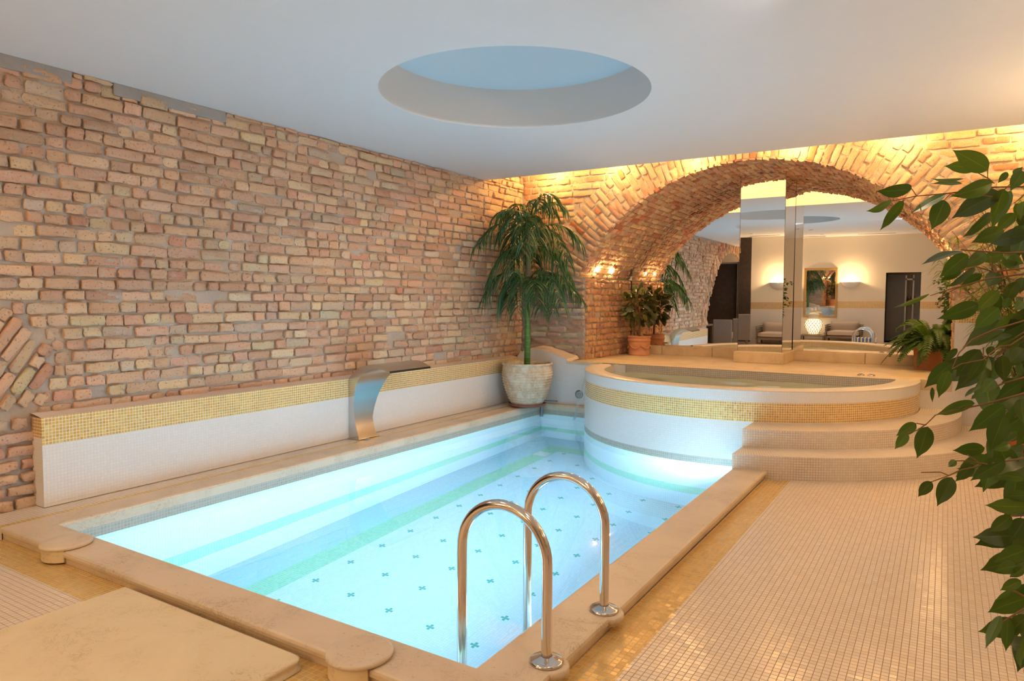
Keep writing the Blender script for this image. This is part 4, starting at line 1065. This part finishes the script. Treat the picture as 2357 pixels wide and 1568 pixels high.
# blue striped footstool near the deck's back
ob = thing('striped_footstool', 'blue striped footstool standing before the right armchair', 'footstool', (-1.75, .0, ZD))
mb = MB()
for q in range(14): mb.rbox((-2.04 + .045*q, -.02, .13), (.038, .36, .12), .012, None, q % 2)
mb.build('cushion', [M['blue_fabric'], M['white_paint']], ob)
for sx in (-1, 1):
    for sy in (-1, 1):
        mb = MB(); mb.rbox((-1.75 + sx*.28, -.02 + sy*.14, -.005), (.035, .035, .15), .004); mb.build('leg', [M['wicker']], ob)
for q in range(3):
    x = -.80 + .085*q
    b = thing('soap_bottle', ['left', 'middle', 'right'][q] + ' one of three amber pump bottles in the shower room', 'bottle', (x, YB - 1.12, 1.05), 'amber bottles in the shower')
    mb = MB(); mb.lathe([(0, 0), (.033, 0), (.035, .01), (.035, .15), (.02, .18), (.013, .185), (.013, .20)], (x, YB - 1.12, 1.05), 18); mb.build('body', [M['amber']], b)
    mb = MB(); mb.lathe([(.015, .20), (.015, .22), (.006, .225), (.006, .25), (0, .25)], (x, YB - 1.12, 1.05), 14); mb.rbox((x + .015, YB - 1.12, 1.30), (.045, .014, .01), .003); mb.build('pump', [M['black']], b)
mb = MB(); mb.box(-.90, -.55, YB - 1.2, YB - 1.05, 1.03, 1.05); tag(mb.build('shower_shelf', [M['steel_dark']]), 'small shelf under the amber bottles in the shower room', 'shelf')
# dining room beyond the arch
def dchair(x, y, rz, label):
    t = thing('dining_chair', label, 'chair', (x, y, ZD), 'grey upholstered dining chairs')
    R_ = Matrix.Rotation(rz, 3, 'Z')
    def pt(a, b, c): v = R_ @ Vector((a, b, 0)); return (x + v.x, y + v.y, ZD + c)
    mb = MB(); mb.rbox(pt(0, .02, .42), (.56, .54, .18), .03, R_, 0, 3); mb.build('seat', [M['chair_grey']], t)
    mb = MB(); mb.rbox(pt(0, -.25, .53), (.56, .09, .78), .03, R_ @ Matrix.Rotation(.06, 3, 'X'), 0, 3); mb.build('backrest', [M['chair_grey']], t)
    for a in (-.2, .2):
        for b in (-.2, .2):
            mb = MB(); mb.rbox(pt(a, b, .19), (.045, .045, .38), .004, R_); mb.build('leg', [M['wicker']], t)
dchair(-5.50, .30, PI*.95, 'grey upholstered dining chair in the arch opening, nearest the pool')
dchair(-5.25, -.95, PI*.9, 'grey upholstered dining chair by the back wall, seen in the mirrored column')
dchair(-7.6, -.1, -PI/2, 'grey dining chair at the far end of the dining table')
dt = thing('dining_table', 'dark rectangular dining table behind the left arch', 'table', (-6.2, .45, ZD))
mb = MB(); mb.rbox((-6.45, .45, .66), (1.3, .9, .04), .008); mb.build('top', [M['wicker']], dt)
for a in (-.55, .55):
    for b in (-.36, .36):
        mb = MB(); mb.rbox((-6.45 + a, .45 + b, .28), (.06, .06, .72), .004); mb.build('leg', [M['wicker']], dt)
# ------------------------------------------------------------------ plants
RIB = (-1, -.5, -.07, 0, .07, .5, 1)
class LB(MB):
    def __init__(s): super().__init__(); s.c = []
    def leaf(s, base, tip, nrm, wd, prof, fold=.15, curl=.1, n=9, cols=5, tint=(1, 1, 1), wave=0.0, side_curl=0.0, rib=False):
        base, tip = Vector(base), Vector(tip); ax = tip - base; L = ax.length
        a = ax/L; nrm = Vector(nrm); nrm = (nrm - a*nrm.dot(a))
        if nrm.length < 1e-5: nrm = a.orthogonal()
        nrm.normalize(); sd = a.cross(nrm); P = []; ph = random.uniform(0, 6)
        for i in range(n + 1):
            t = i/n; c = base + ax*t + nrm*(curl*L*4*t*(1 - t)) + sd*(side_curl*L*4*t*(1 - t)); h = wd*.5*prof(t)
            P.append([tuple(c + sd*(h*q) + nrm*(fold*h*abs(q) + wave*h*abs(q)*math.sin(9*t + ph + (2 if q > 0 else 0)))) for q in (RIB if rib else np.linspace(-1, 1, cols))])
        o = len(s.v); s.grid(P, 0, None, True)
        if rib: s.c += ([[*tint, 1]]*3 + [[1.8*tint[0], 1.7*tint[1], 1.4*tint[2], 1]] + [[*tint, 1]]*3)*(n + 1)
        else: s.c += [[*tint, 1]]*(len(s.v) - o)
    def stem(s, pts, rad, tint=(1, 1, 1), seg=6):
        o = len(s.v); s.tube(pts, rad, seg, 0, False); s.c += [[*tint, 1]]*(len(s.v) - o)
def ovate(t): return max(.0, (math.sin(PI*min(1, t*1.02)**.72))**.85*(1 - .55*max(0, t - .72)/.28)) if t < .93 else max(.0, .17*(1 - t)/.07*.9)
def oval(t): return math.sin(PI*min(1, max(0, t))**.95)**.62
def lance(t): return max(0, math.sin(PI*(t*.96 + .02)**.6))**.9
def jt(a=.75, b=1.2): k = random.uniform(a, b); return (k*random.uniform(.93, 1.07), k, k*random.uniform(.9, 1.1))
def bez(a, b, c, n): return [a*(1 - t)**2 + b*2*t*(1 - t) + c*t*t for t in [i/n for i in range(n + 1)]]

# --- palm in the corner
pc = Vector((-4.985, 8.42, 0))
palm = thing('potted_palm', 'tall palm with drooping fronds on a green cane, in a ribbed cream pot', 'palm', pc)
mb = MB(); mb.lathe([(0, .012), (.25, .012), (.262, .018), (.27, .05), (.262, .052), (.25, .026), (0, .026)], (pc.x, pc.y, 0), 44); mb.build('saucer', [M['saucer']], palm)
pr_ = []; 
for i in range(80):
    t = i/79; z = .03 + .56*t; r = .215 + .145*math.sin(min(1, t*1.12)*PI/2)**.85 - .02*max(0, t - .75)*3
    if .10 < t < .86: r += .0075*math.sin(t*2*PI*15)
    pr_.append((r, z))
r_ = pr_[-1][0]; prof = [(0, .03)] + pr_ + [(r_ + .012, .59), (r_ + .014, .612), (r_ + .004, .622), (r_ - .02, .618), (r_ - .03, .57), (r_ - .035, .52)]
mb = MB(); mb.lathe(prof, (pc.x, pc.y, 0), 64); mb.build('pot', [M['pot']], palm)
mb = MB(); mb.lathe([(r_ - .033, .535), (.2, .55), (.1, .57), (0, .575)], (pc.x, pc.y, 0), 40, 0, True, lambda t, z: .03*math.sin(5*t)); mb.build('soil', [M['soil']], palm)
mb = MB(); mb.tube([(pc.x, pc.y, .55), (pc.x + .004, pc.y, .9), (pc.x - .002, pc.y, 1.3), (pc.x, pc.y, 1.72)], [.046, .043, .040, .036], 20); mb.build('cane', [M['cane']], palm)
mb = MB(); mb.tube([(pc.x + .01, pc.y - .02, 1.42), (pc.x + .015, pc.y - .01, 1.8), (pc.x + .01, pc.y, 2.3), (pc.x + .02, pc.y, 2.62)], [.018, .036, .032, .016], 12)
mb.tube([(pc.x - .01, pc.y - .03, 1.36), (pc.x - .005, pc.y - .045, 1.6), (pc.x + .01, pc.y - .03, 1.75)], [.006, .016, .008], 8); mb.build('fibre_trunk', [M['bark']], palm)
def frond(z, az, rise, reach, drop, nl, ll, par):
    lb = LB(); d = Vector((math.cos(az), math.sin(az), 0)); o = Vector((pc.x + .01, pc.y, z)) + d*.02
    pts = bez(o, o + d*reach*.55 + Vector((0, 0, rise)), o + d*reach + Vector((0, 0, rise - drop)), 22)
    lb.stem(pts, [.007*(1 - i/26) for i in range(23)], (.9, .9, .6))
    tn = jt(.7, 1.15)
    for i in range(nl):
        t = .14 + .86*i/(nl - 1); k = t*22; j = min(21, int(k)); p = pts[j].lerp(pts[j + 1], k - j); tg = (pts[j + 1] - pts[j]).normalized()
        sdv = tg.cross(Vector((0, 0, 1)))
        sdv = sdv.normalized() if sdv.length > .05 else Vector((-d.y, d.x, 0))
        for s in (-1, 1):
            L = ll*(.55 + .6*math.sin(PI*min(1, t*.85 + .1)))*random.uniform(.8, 1.15)
            dirn = (sdv*s*random.uniform(.45, .8) + tg*random.uniform(.45, .9) + Vector((0, 0, .1))).normalized()
            mid = p + dirn*L*.5; tip = p + dirn*L*.62 + Vector((0, 0, -L*random.uniform(.45, .75)))
            q = bez(p, mid, tip, 6); w0 = random.uniform(.013, .020); P = []
            nv = Vector((random.gauss(0, .4), random.gauss(0, .4), 1))
            for m_ in range(7):
                tt = (q[min(6, m_ + 1)] - q[max(0, m_ - 1)]).normalized(); sv = tt.cross(nv); sv.normalize(); hw = w0*.5*(lance(m_/6) + .12)
                P.append([tuple(q[m_] - sv*hw), tuple(q[m_] + sv*hw)])
            o_ = len(lb.v); lb.grid(P, 0, None, True); c = tuple(a*random.uniform(.85, 1.15) for a in tn); lb.c += [[*c, 1]]*(len(lb.v) - o_)
    lb.build('frond', [M['leaf_palm']], par)
for (z, n, rise, reach, drop, nl, ll) in ((2.60, 9, .36, .50, .22, 22, .32), (2.40, 10, .34, .80, .50, 26, .36), (2.15, 6, .22, .68, .52, 24, .34), (1.74, 11, .30, .78, .56, 27, .36)):
    a0 = random.uniform(0, 6)
    for i in range(n):
        az = a0 + 2*PI*i/n + random.gauss(0, .12); rc = reach*random.uniform(.8, 1.08)
        # fronds against the brick walls stay shorter
        dx, dy = math.cos(az), math.sin(az)
        if pc.x + dx*rc < -5.4: rc = (-5.36 - pc.x)/dx
        if pc.y + dy*rc > 9.06: rc = min(rc, (9.03 - pc.y)/dy)
        frond(z + random.uniform(-.06, .06), az, rise*random.uniform(.75, 1.2), rc, drop*random.uniform(.75, 1.25), nl, ll, palm)
lb = LB()
for i in range(9):
    a = random.uniform(0, 6.28); b = pc + Vector((.1*math.cos(a), .1*math.sin(a), .565)); e = pc + Vector((random.uniform(.22, .33)*math.cos(a + .4), random.uniform(.22, .33)*math.sin(a + .4), random.uniform(.57, .62))); lb.leaf(b, e, (0, 0, 1), .016, lance, .1, .06, 6, 3, (.5, .5, .3))
e = pc + Vector((.38, .03, .70)); lb.leaf(pc + Vector((.15, 0, .58)), e, (0, 0, 1), .018, lance, .1, -.12, 8, 3, (.45, .45, .4))
lb.build('fallen_leaf', [M['leaf_palm']], palm)['kind'] = 'stuff'

# --- rubber plant before the mirror
rc = Vector((-4.19, 10.62, ZP))
rub = thing('rubber_plant', 'round-headed rubber plant in a terracotta pot with garland relief beside the brick pier', 'potted plant', rc)
mb = MB(); mb.lathe([(0, .0), (.165, 0), (.172, .004), (.172, .018), (.165, .024), (.168, .10), (.174, .20), (.178, .225), (.186, .23), (.188, .245), (.178, .25), (.180, .285), (.190, .29), (.192, .305), (.178, .308), (.165, .30), (.16, .27), (0, .265)], rc, 48)
# garland relief
for k in range(6):
    a0 = 2*PI*k/6
    pts = [(rc.x + (.180)*math.cos(a0 + 2*PI/6*t), rc.y + .180*math.sin(a0 + 2*PI/6*t), rc.z + .165 - .05*math.sin(PI*t) + .0) for t in [i/14 for i in range(15)]]
    mb.tube(pts, [.007 + .006*math.sin(PI*i/14) + .003*(i % 2) for i in range(15)], 8)
    mb.rbox(pts[0], (.022, .022, .026), .006)
mb.build('pot', [M['terracotta']], rub)
mb = MB(); mb.lathe([(.162, .27), (.08, .278), (0, .28)], rc, 32); mb.build('soil', [M['soil']], rub)
mb = MB(); mb.tube([rc + Vector((0, 0, .26)), rc + Vector((.01, 0, .5)), rc + Vector((-.005, 0, .75)), rc + Vector((0, 0, .95))], [.021, .018, .016, .012], 12)
for k in range(9):
    a = k*2.4; p0 = rc + Vector((0, 0, .62 + .035*k)); mb.tube(bez(p0, p0 + Vector((.08*math.cos(a), .08*math.sin(a), .06)), p0 + Vector((.17*math.cos(a), .17*math.sin(a), .14)), 6), [.007]*7, 7)
mb.build('trunk', [M['twig']], rub)
lb = LB(); cc = rc + Vector((-.01, -.03, .80))
for k in range(150):
    u = random.uniform(-1, 1); a = random.uniform(0, 6.283); rr = math.sqrt(1 - u*u); d = Vector((rr*math.cos(a), rr*math.sin(a), u*.95))
    R0 = random.uniform(.14, .27); b = cc + d*R0*Vector((1, 1, 1)).length/1.732
    L = random.uniform(.12, .17); dirn = (d + Vector((random.gauss(0, .45), random.gauss(0, .45), random.gauss(-.15, .45)))).normalized()
    if (b + dirn*L).y > YM - .03: continue
    if (b + dirn*L).x < PXL + .06: continue
    lb.leaf(b, b + dirn*L, d + Vector((random.gauss(0, .5), random.gauss(0, .5), .5)), random.uniform(.065, .085), oval, .22, random.uniform(-.1, .12), 8, 5, jt(.6, 1.4))
lb.build('foliage', [M['leaf_rubber']], rub)

# --- fern
fc = Vector((-.13, 10.55, ZP))
fern = thing('potted_fern', 'bushy sword fern in a square terracotta planter at the right end of the platform', 'fern', fc)
Rf = Matrix.Rotation(-.28, 3, 'Z')
mb = MB()
lay = [(.155, 0), (.16, .004), (.175, .25), (.19, .252), (.192, .30), (.188, .304), (.165, .304), (.16, .27)]
P = []
for (h, z) in lay:
    row = []
    for (a, b) in ((-1, -1), (1, -1), (1, 1), (-1, 1)):
        v = Rf @ Vector((a*h, b*h, 0)); row.append((fc.x + v.x, fc.y + v.y, fc.z + z))
    P.append(row)
mb.grid(P, 0, None, False, True); pt_ = mb.build('planter', [M['terracotta_dark']], fern)
mb = MB(); mb.poly(P[-1], 0); mb.build('soil', [M['soil']], pt_)
for k in range(84):
    az = k*2.39996 + random.gauss(0, .2); el = random.uniform(.35, 1.0); L = random.uniform(.50, .80)
    d = Vector((math.cos(az), math.sin(az), 0)); o = fc + Vector((0, 0, .27)) + d*.05
    reach = L*(.55 + .35*(1 - el)); up = L*el*.75; dr = L*random.uniform(.25, .75)
    end = o + d*reach + Vector((0, 0, up - dr))
    if end.y > YM - .06: continue
    if end.x > .07: end.x = .07 - random.random()*.05
    mid = o + d*reach*.5 + Vector((0, 0, up)); mid.x = min(mid.x, .06)
    pts = bez(o, mid, end, 26); lb = LB(); lb.stem(pts, .003, (.9, .8, .5), 5); tn = jt(.6, 1.3)
    for i in range(3, 27):
        t = i/26; tg = (pts[i] - pts[i - 1]).normalized(); sv = tg.cross(Vector((0, 0, 1)))
        if sv.length < .1: continue
        sv.normalize(); up_ = sv.cross(tg)
        for s in (-1, 1):
            pl = .072*math.sin(PI*(t*.9 + .08))**.6*random.uniform(.85, 1.1); tipp = pts[i] + sv*s*pl + tg*pl*.35 - Vector((0, 0, pl*.25))
            lb.leaf(pts[i], tipp, up_, .025, lance, .1, .05, 3, 3, tuple(a*random.uniform(.85, 1.15) for a in tn))
    lb.build('frond', [M['leaf_fern']], fern)

# --- narrow-leaved plant in an orange pot beside the steps
oc = Vector((.78, 8.55, ZD))
nar = thing('narrow_leaf_plant', 'tall narrow-leaved plant in a glossy orange pot right of the curved steps', 'potted plant', oc)
mb = MB(); mb.lathe([(0, .0), (.2, 0), (.205, .01), (.235, .36), (.25, .37), (.255, .44), (.245, .45), (.225, .44), (.22, .40), (0, .39)], oc, 44); mb.build('pot', [M['terracotta_orange']], nar)
mb = MB(); mb.lathe([(.22, .40), (0, .41)], oc, 30); mb.build('soil', [M['soil']], nar)
mb = MB(); lb = LB()
for k in range(20):
    a = k*2.4 if k % 2 else PI + random.uniform(-.5, .45); lean = random.uniform(.2, .85); H = random.uniform(1.3, 2.6)
    d = Vector((math.cos(a), math.sin(a), 0)); b0 = oc + d*random.uniform(.02, .12) + Vector((0, 0, .38))
    en = b0 + d*lean + Vector((0, 0, H)); en.x = min(en.x, 1.45); en.y = min(en.y, 9.0)
    pts = bez(b0, b0 + Vector((0, 0, H*.6)) + d*lean*.2, en, 16); mb.tube(pts, [.011*(1 - i/20) for i in range(17)], 7)
    for i in range(5, 17):
        for q in range(8):
            p = pts[i].lerp(pts[i - 1], random.random()); aa = random.uniform(0, 6.28)
            dd = Vector((math.cos(aa), math.sin(aa), random.uniform(-.5, .5))).normalized(); L = random.uniform(.18, .34)
            if (p + dd*L).x > 1.6: continue
            if (p + dd*L).y > 9.08: continue
            lb.leaf(p, p + dd*L + Vector((0, 0, -.05)), Vector((0, 0, 1)) + dd*.3, random.uniform(.011, .017), lance, .1, .1, 6, 3, jt(.6, 1.3))
mb.build('stem', [M['twig']], nar); lb.build('foliage', [M['leaf_thin']], nar)

# --- weeping fig close to the camera
FB = Vector((.62, 1.52, ZD))
fig = thing('weeping_fig', 'large weeping fig with drooping glossy leaves at the right edge of the deck', 'potted tree', FB)
mb = MB(); mb.lathe([(0, 0), (.17, 0), (.175, .01), (.215, .34), (.235, .35), (.238, .40), (.225, .41), (.205, .40), (.20, .36), (0, .35)], FB, 44); mb.build('pot', [M['terracotta_dark']], fig)
mb = MB(); mb.lathe([(.20, .36), (0, .37)], FB, 30); mb.build('soil', [M['soil']], fig)
TRK = [FB + Vector(v) for v in ((0, 0, .35), (.02, .01, .8), (-.02, .02, 1.3), (.01, 0, 1.75), (-.02, .03, 2.2), (-.05, .05, 2.5))]
tw = MB(); tw.tube(bez(TRK[0], TRK[1], TRK[2], 6)[:-1] + bez(TRK[2], TRK[3], TRK[5], 8), [.026 - .0013*i for i in range(15)], 12)
def cr(k):
    if k == 1: return lambda x, y: (1957 + x/3.92, 320 + y/3.92)
    if k == 2: return lambda x, y: (1957 + x/3.92, 680 + y/3.92)
    return lambda x, y: (2037 + x/2.969, 1040 + y/2.969)
LEAVES = {1: [(1245, 280, 920, 98, 190), (1140, 265, 843, 245, 115), (1050, 355, 725, 355, 45), (1010, 400, 720, 405, 45), (1285, 395, 890, 520, 150), (555, 450, 230, 470, 130), (375, 560, 140, 652, 85), (485, 560, 265, 830, 95), (860, 500, 540, 680, 80), (850, 550, 730, 825, 170), (1385, 450, 1290, 720, 200), (1420, 300, 1330, 400, 60), (1560, 290, 1440, 470, 120), (1270, 680, 1010, 890, 110), (1490, 670, 1310, 840, 110), (1276, 695, 1165, 810, 60), (1560, 780, 1430, 950, 170), (1000, 1010, 640, 1135, 90), (1060, 1040, 800, 1250, 150), (1050, 1130, 800, 1280, 110), (1220, 1030, 1030, 1170, 120), (1380, 1040, 1155, 1100, 120), (1330, 1200, 1240, 1340, 170), (1420, 1080, 1568, 1130, 130), (1380, 1060, 1540, 1200, 150), (1130, 1180, 870, 1340, 90), (1190, 1225, 990, 1330, 80), (715, 1400, 385, 1525, 42), (1340, 1370, 1130, 1560, 130), (1500, 1290, 1390, 1500, 130), (1560, 1250, 1530, 1400, 120), (1500, 1040, 1568, 1000, 110), (1480, 330, 1560, 250, 110), (1568, 560, 1540, 720, 90), (1500, 580, 1540, 740, 70)],
  2: [(1155, 80, 780, 215, 150), (1340, 110, 1110, 315, 190), (1560, 190, 1280, 300, 130), (1380, 330, 1090, 460, 80), (1450, 350, 1180, 440, 90), (1175, 490, 945, 750, 150), (1195, 575, 1050, 800, 90), (1250, 560, 1145, 820, 110), (1310, 590, 1180, 850, 110), (1370, 540, 1390, 790, 170), (1290, 460, 1240, 550, 110), (1568, 340, 1300, 480, 140), (1568, 480, 1420, 630, 160), (920, 610, 665, 840, 140), (890, 680, 795, 930, 110), (965, 480, 845, 605, 60), (740, 830, 740, 970, 35), (1155, 820, 1030, 920, 60), (1210, 880, 1085, 940, 70), (1125, 975, 770, 1080, 110), (1390, 990, 1065, 1230, 160), (1385, 1085, 1260, 1410, 220), (1540, 790, 1315, 950, 120), (1540, 930, 1568, 1170, 170), (595, 1155, 410, 1270, 120), (515, 1240, 400, 1390, 90), (700, 1185, 600, 1475, 150), (1215, 1380, 920, 1400, 120), (1440, 1340, 1280, 1400, 90), (955, 1490, 880, 1550, 60), (1390, 1490, 1150, 1568, 100), (1110, 1530, 955, 1568, 60), (1500, 60, 1568, 20, 90), (1440, 20, 1380, 120, 90), (1568, 60, 1480, 140, 100), (1300, 760, 1190, 880, 110), (1480, 760, 1360, 790, 60), (1568, 560, 1450, 640, 100)],
  3: [(600, 85, 480, 205, 80), (820, 60, 580, 200, 105), (458, 175, 355, 375, 110), (320, 205, 225, 310, 75), (950, 180, 780, 160, 130), (970, 300, 810, 310, 80), (970, 375, 680, 365, 110), (865, 440, 705, 550, 90), (960, 460, 850, 620, 130), (970, 670, 740, 758, 120), (900, 780, 750, 815, 90), (950, 790, 850, 860, 120), (930, 880, 785, 950, 80), (865, 945, 745, 1020, 40), (970, 1000, 700, 1100, 130), (790, 1120, 685, 1350, 70), (840, 1140, 825, 1370, 80), (970, 1120, 830, 1250, 130), (920, 1340, 930, 1490, 40), (970, 1260, 935, 1430, 60)]}
TW = [(1, [(1568, 430), (1290, 435), (900, 490), (600, 515), (375, 560)], 1.75), (1, [(700, 505), (600, 515), (555, 450)], 1.72), (1, [(1300, 400), (1240, 350), (1240, 280)], 1.75), (1, [(1250, 360), (1160, 310), (1140, 265)], 1.74), (1, [(1280, 520), (1100, 500), (900, 500), (850, 550)], 1.72),
  (1, [(1568, 1165), (1300, 1200), (1130, 1150), (1000, 1190)], 1.6), (1, [(1568, 1220), (1250, 1260), (1000, 1330), (850, 1370), (720, 1415)], 1.62), (1, [(1568, 1020), (1390, 1030), (1000, 1000)], 1.6), (1, [(1320, 1210), (1280, 1140), (1265, 1060)], 1.58), (1, [(1000, 1330), (850, 1400), (790, 1480)], 1.62),
  (2, [(1568, 230), (1300, 310), (1100, 400), (980, 520), (920, 660)], 1.52), (2, [(1568, 370), (1450, 450), (1350, 460), (1200, 580), (1000, 620), (920, 665)], 1.5), (2, [(1568, 885), (1200, 985), (1030, 1020)], 1.5), (2, [(1568, 740), (1390, 790), (1250, 850)], 1.52), (2, [(770, 1080), (680, 1170), (600, 1155)], 1.46), (2, [(690, 1160), (600, 1220), (520, 1240)], 1.46), (2, [(1200, 470), (1200, 540), (1230, 590)], 1.5), (2, [(1060, 1440), (1180, 1520), (1300, 1510)], 1.46), (2, [(1200, 985), (1000, 1020), (770, 1080)], 1.48),
  (3, [(970, 40), (700, 85), (520, 125), (430, 165), (320, 205)], 1.45), (3, [(970, 435), (910, 438), (865, 440)], 1.42), (3, [(700, 85), (560, 62), (465, 63)], 1.45), (3, [(970, 1000), (900, 960), (865, 945)], 1.4), (3, [(430, 160), (380, 140), (250, 142)], 1.46), (3, [(970, 1060), (840, 1140), (780, 1180)], 1.4)]
rr = random.Random(21)
def depth_of(k, y):
    return {1: 1.78 - .16*y/1568, 2: 1.60 - .12*y/1568, 3: 1.46 - .06*y/1568}[k]
lb = LB()
for k, L in LEAVES.items():
    f = cr(k); sc = 3.92 if k < 3 else 2.969
    for (bx, by, tx, ty, wpx) in L:
        d = depth_of(k, by) + rr.uniform(-.06, .06) + max(0, bx - 1200)/1568*.1
        b = at_depth(*f(bx, by), d); dt = d + rr.uniform(-.035, .03); t = at_depth(*f(tx, ty), dt)
        Lm = (t - b).length; w_ = wpx/sc*d/F_PX
        # foreshortened across: thin leaves are seen edge-on, so tilt a full-width blade instead
        full = min(max(w_, .36*Lm), .49*Lm); ratio = min(1, w_/full); tilt = math.acos(ratio)*rr.choice((-1, 1))
        view = -(b - CAM).normalized(); a = (t - b).normalized(); sd = a.cross(view).normalized()
        nrm = view*math.cos(tilt) + sd*math.sin(tilt)
        if nrm.z < 0 and rr.random() < .3: nrm = -nrm
        lb.leaf(b, t, nrm, full, ovate, .10, rr.uniform(-.02, .05), 14, 5, jt(.65, 1.3), .05, rr.uniform(-.02, .02), True)
for (k, pts, d) in TW:
    f = cr(k); ps = [at_depth(*f(x, y), d + .02*i*0 + .015*math.sin(i*2)) for i, (x, y) in enumerate(pts)]
    if pts[0][0] > 1500 or (k == 3 and pts[0][0] > 900):
        z = ps[0].z; tz = max(.9, min(2.3, z - .12)); anchor = Vector((FB.x - .01, FB.y + .02, tz + FB.z)); ps = [anchor, anchor.lerp(ps[0], .5) + Vector((0, 0, .05))] + ps
        rd = [.007, .004] + [.0022 - .0003*i for i in range(len(ps) - 2)]
    else: rd = [.0013 - .0001*i for i in range(len(ps))]
    n = len(ps); dense = spl([tuple(p) for p in ps], 1) if False else ps
    tw.tube(dense, [max(.0009, r) for r in rd], 7)
# the rest of the crown, to the right and behind
for q in range(30):
    a = rr.uniform(-1.5, 1.9); h = rr.uniform(.95, 2.35); p0 = FB + Vector((0, 0, h)); reach = rr.uniform(.25, .55)
    d = Vector((math.cos(a), math.sin(a), 0)); e = p0 + d*reach + Vector((0, 0, rr.uniform(-.15, .2)))
    pts = bez(p0, p0 + d*reach*.5 + Vector((0, 0, .12)), e, 8); tw.tube(pts, [.006 - .0005*i for i in range(9)], 6)
    for j in range(2, 9):
        for s in range(3):
            dd = (d*rr.uniform(-.2, .8) + Vector((rr.gauss(0, .6), rr.gauss(0, .6), rr.uniform(-1.0, .1)))).normalized(); L = rr.uniform(.085, .125); b = pts[j]
            lb.leaf(b, b + dd*L, Vector((rr.gauss(0, .5), rr.gauss(0, .5), 1)), L*.46, ovate, .1, .06, 9, 3, jt(.6, 1.25), .05)
for q in range(85):   # inner leaves filling the right border of the picture
    y = rr.uniform(420, 1500); x = rr.uniform(2265, 2420) if 560 < y < 1080 else rr.uniform(2300, 2420) + (40 if y > 1120 else 0); d = rr.uniform(1.6, 2.1)
    b = at_depth(x, y, d); dd = Vector((rr.gauss(-.3, .5), rr.gauss(0, .5), rr.uniform(-1, -.1))).normalized(); L = rr.uniform(.09, .13)
    lb.leaf(b, b + dd*L, Vector((rr.gauss(0, .5), -1, .5)), L*.5, ovate, .1, .05, 10, 5, jt(.45, 1.0), .05, 0, True)
    tw.tube([b, b - dd*.02 + Vector((.01, .01, .02)), b - dd*.03 + Vector((.05, .03, .05))], [.0012, .0014, .0018], 5)
tw.build('branches', [M['twig']], fig); lb.build('foliage', [M['leaf_ficus']], fig)
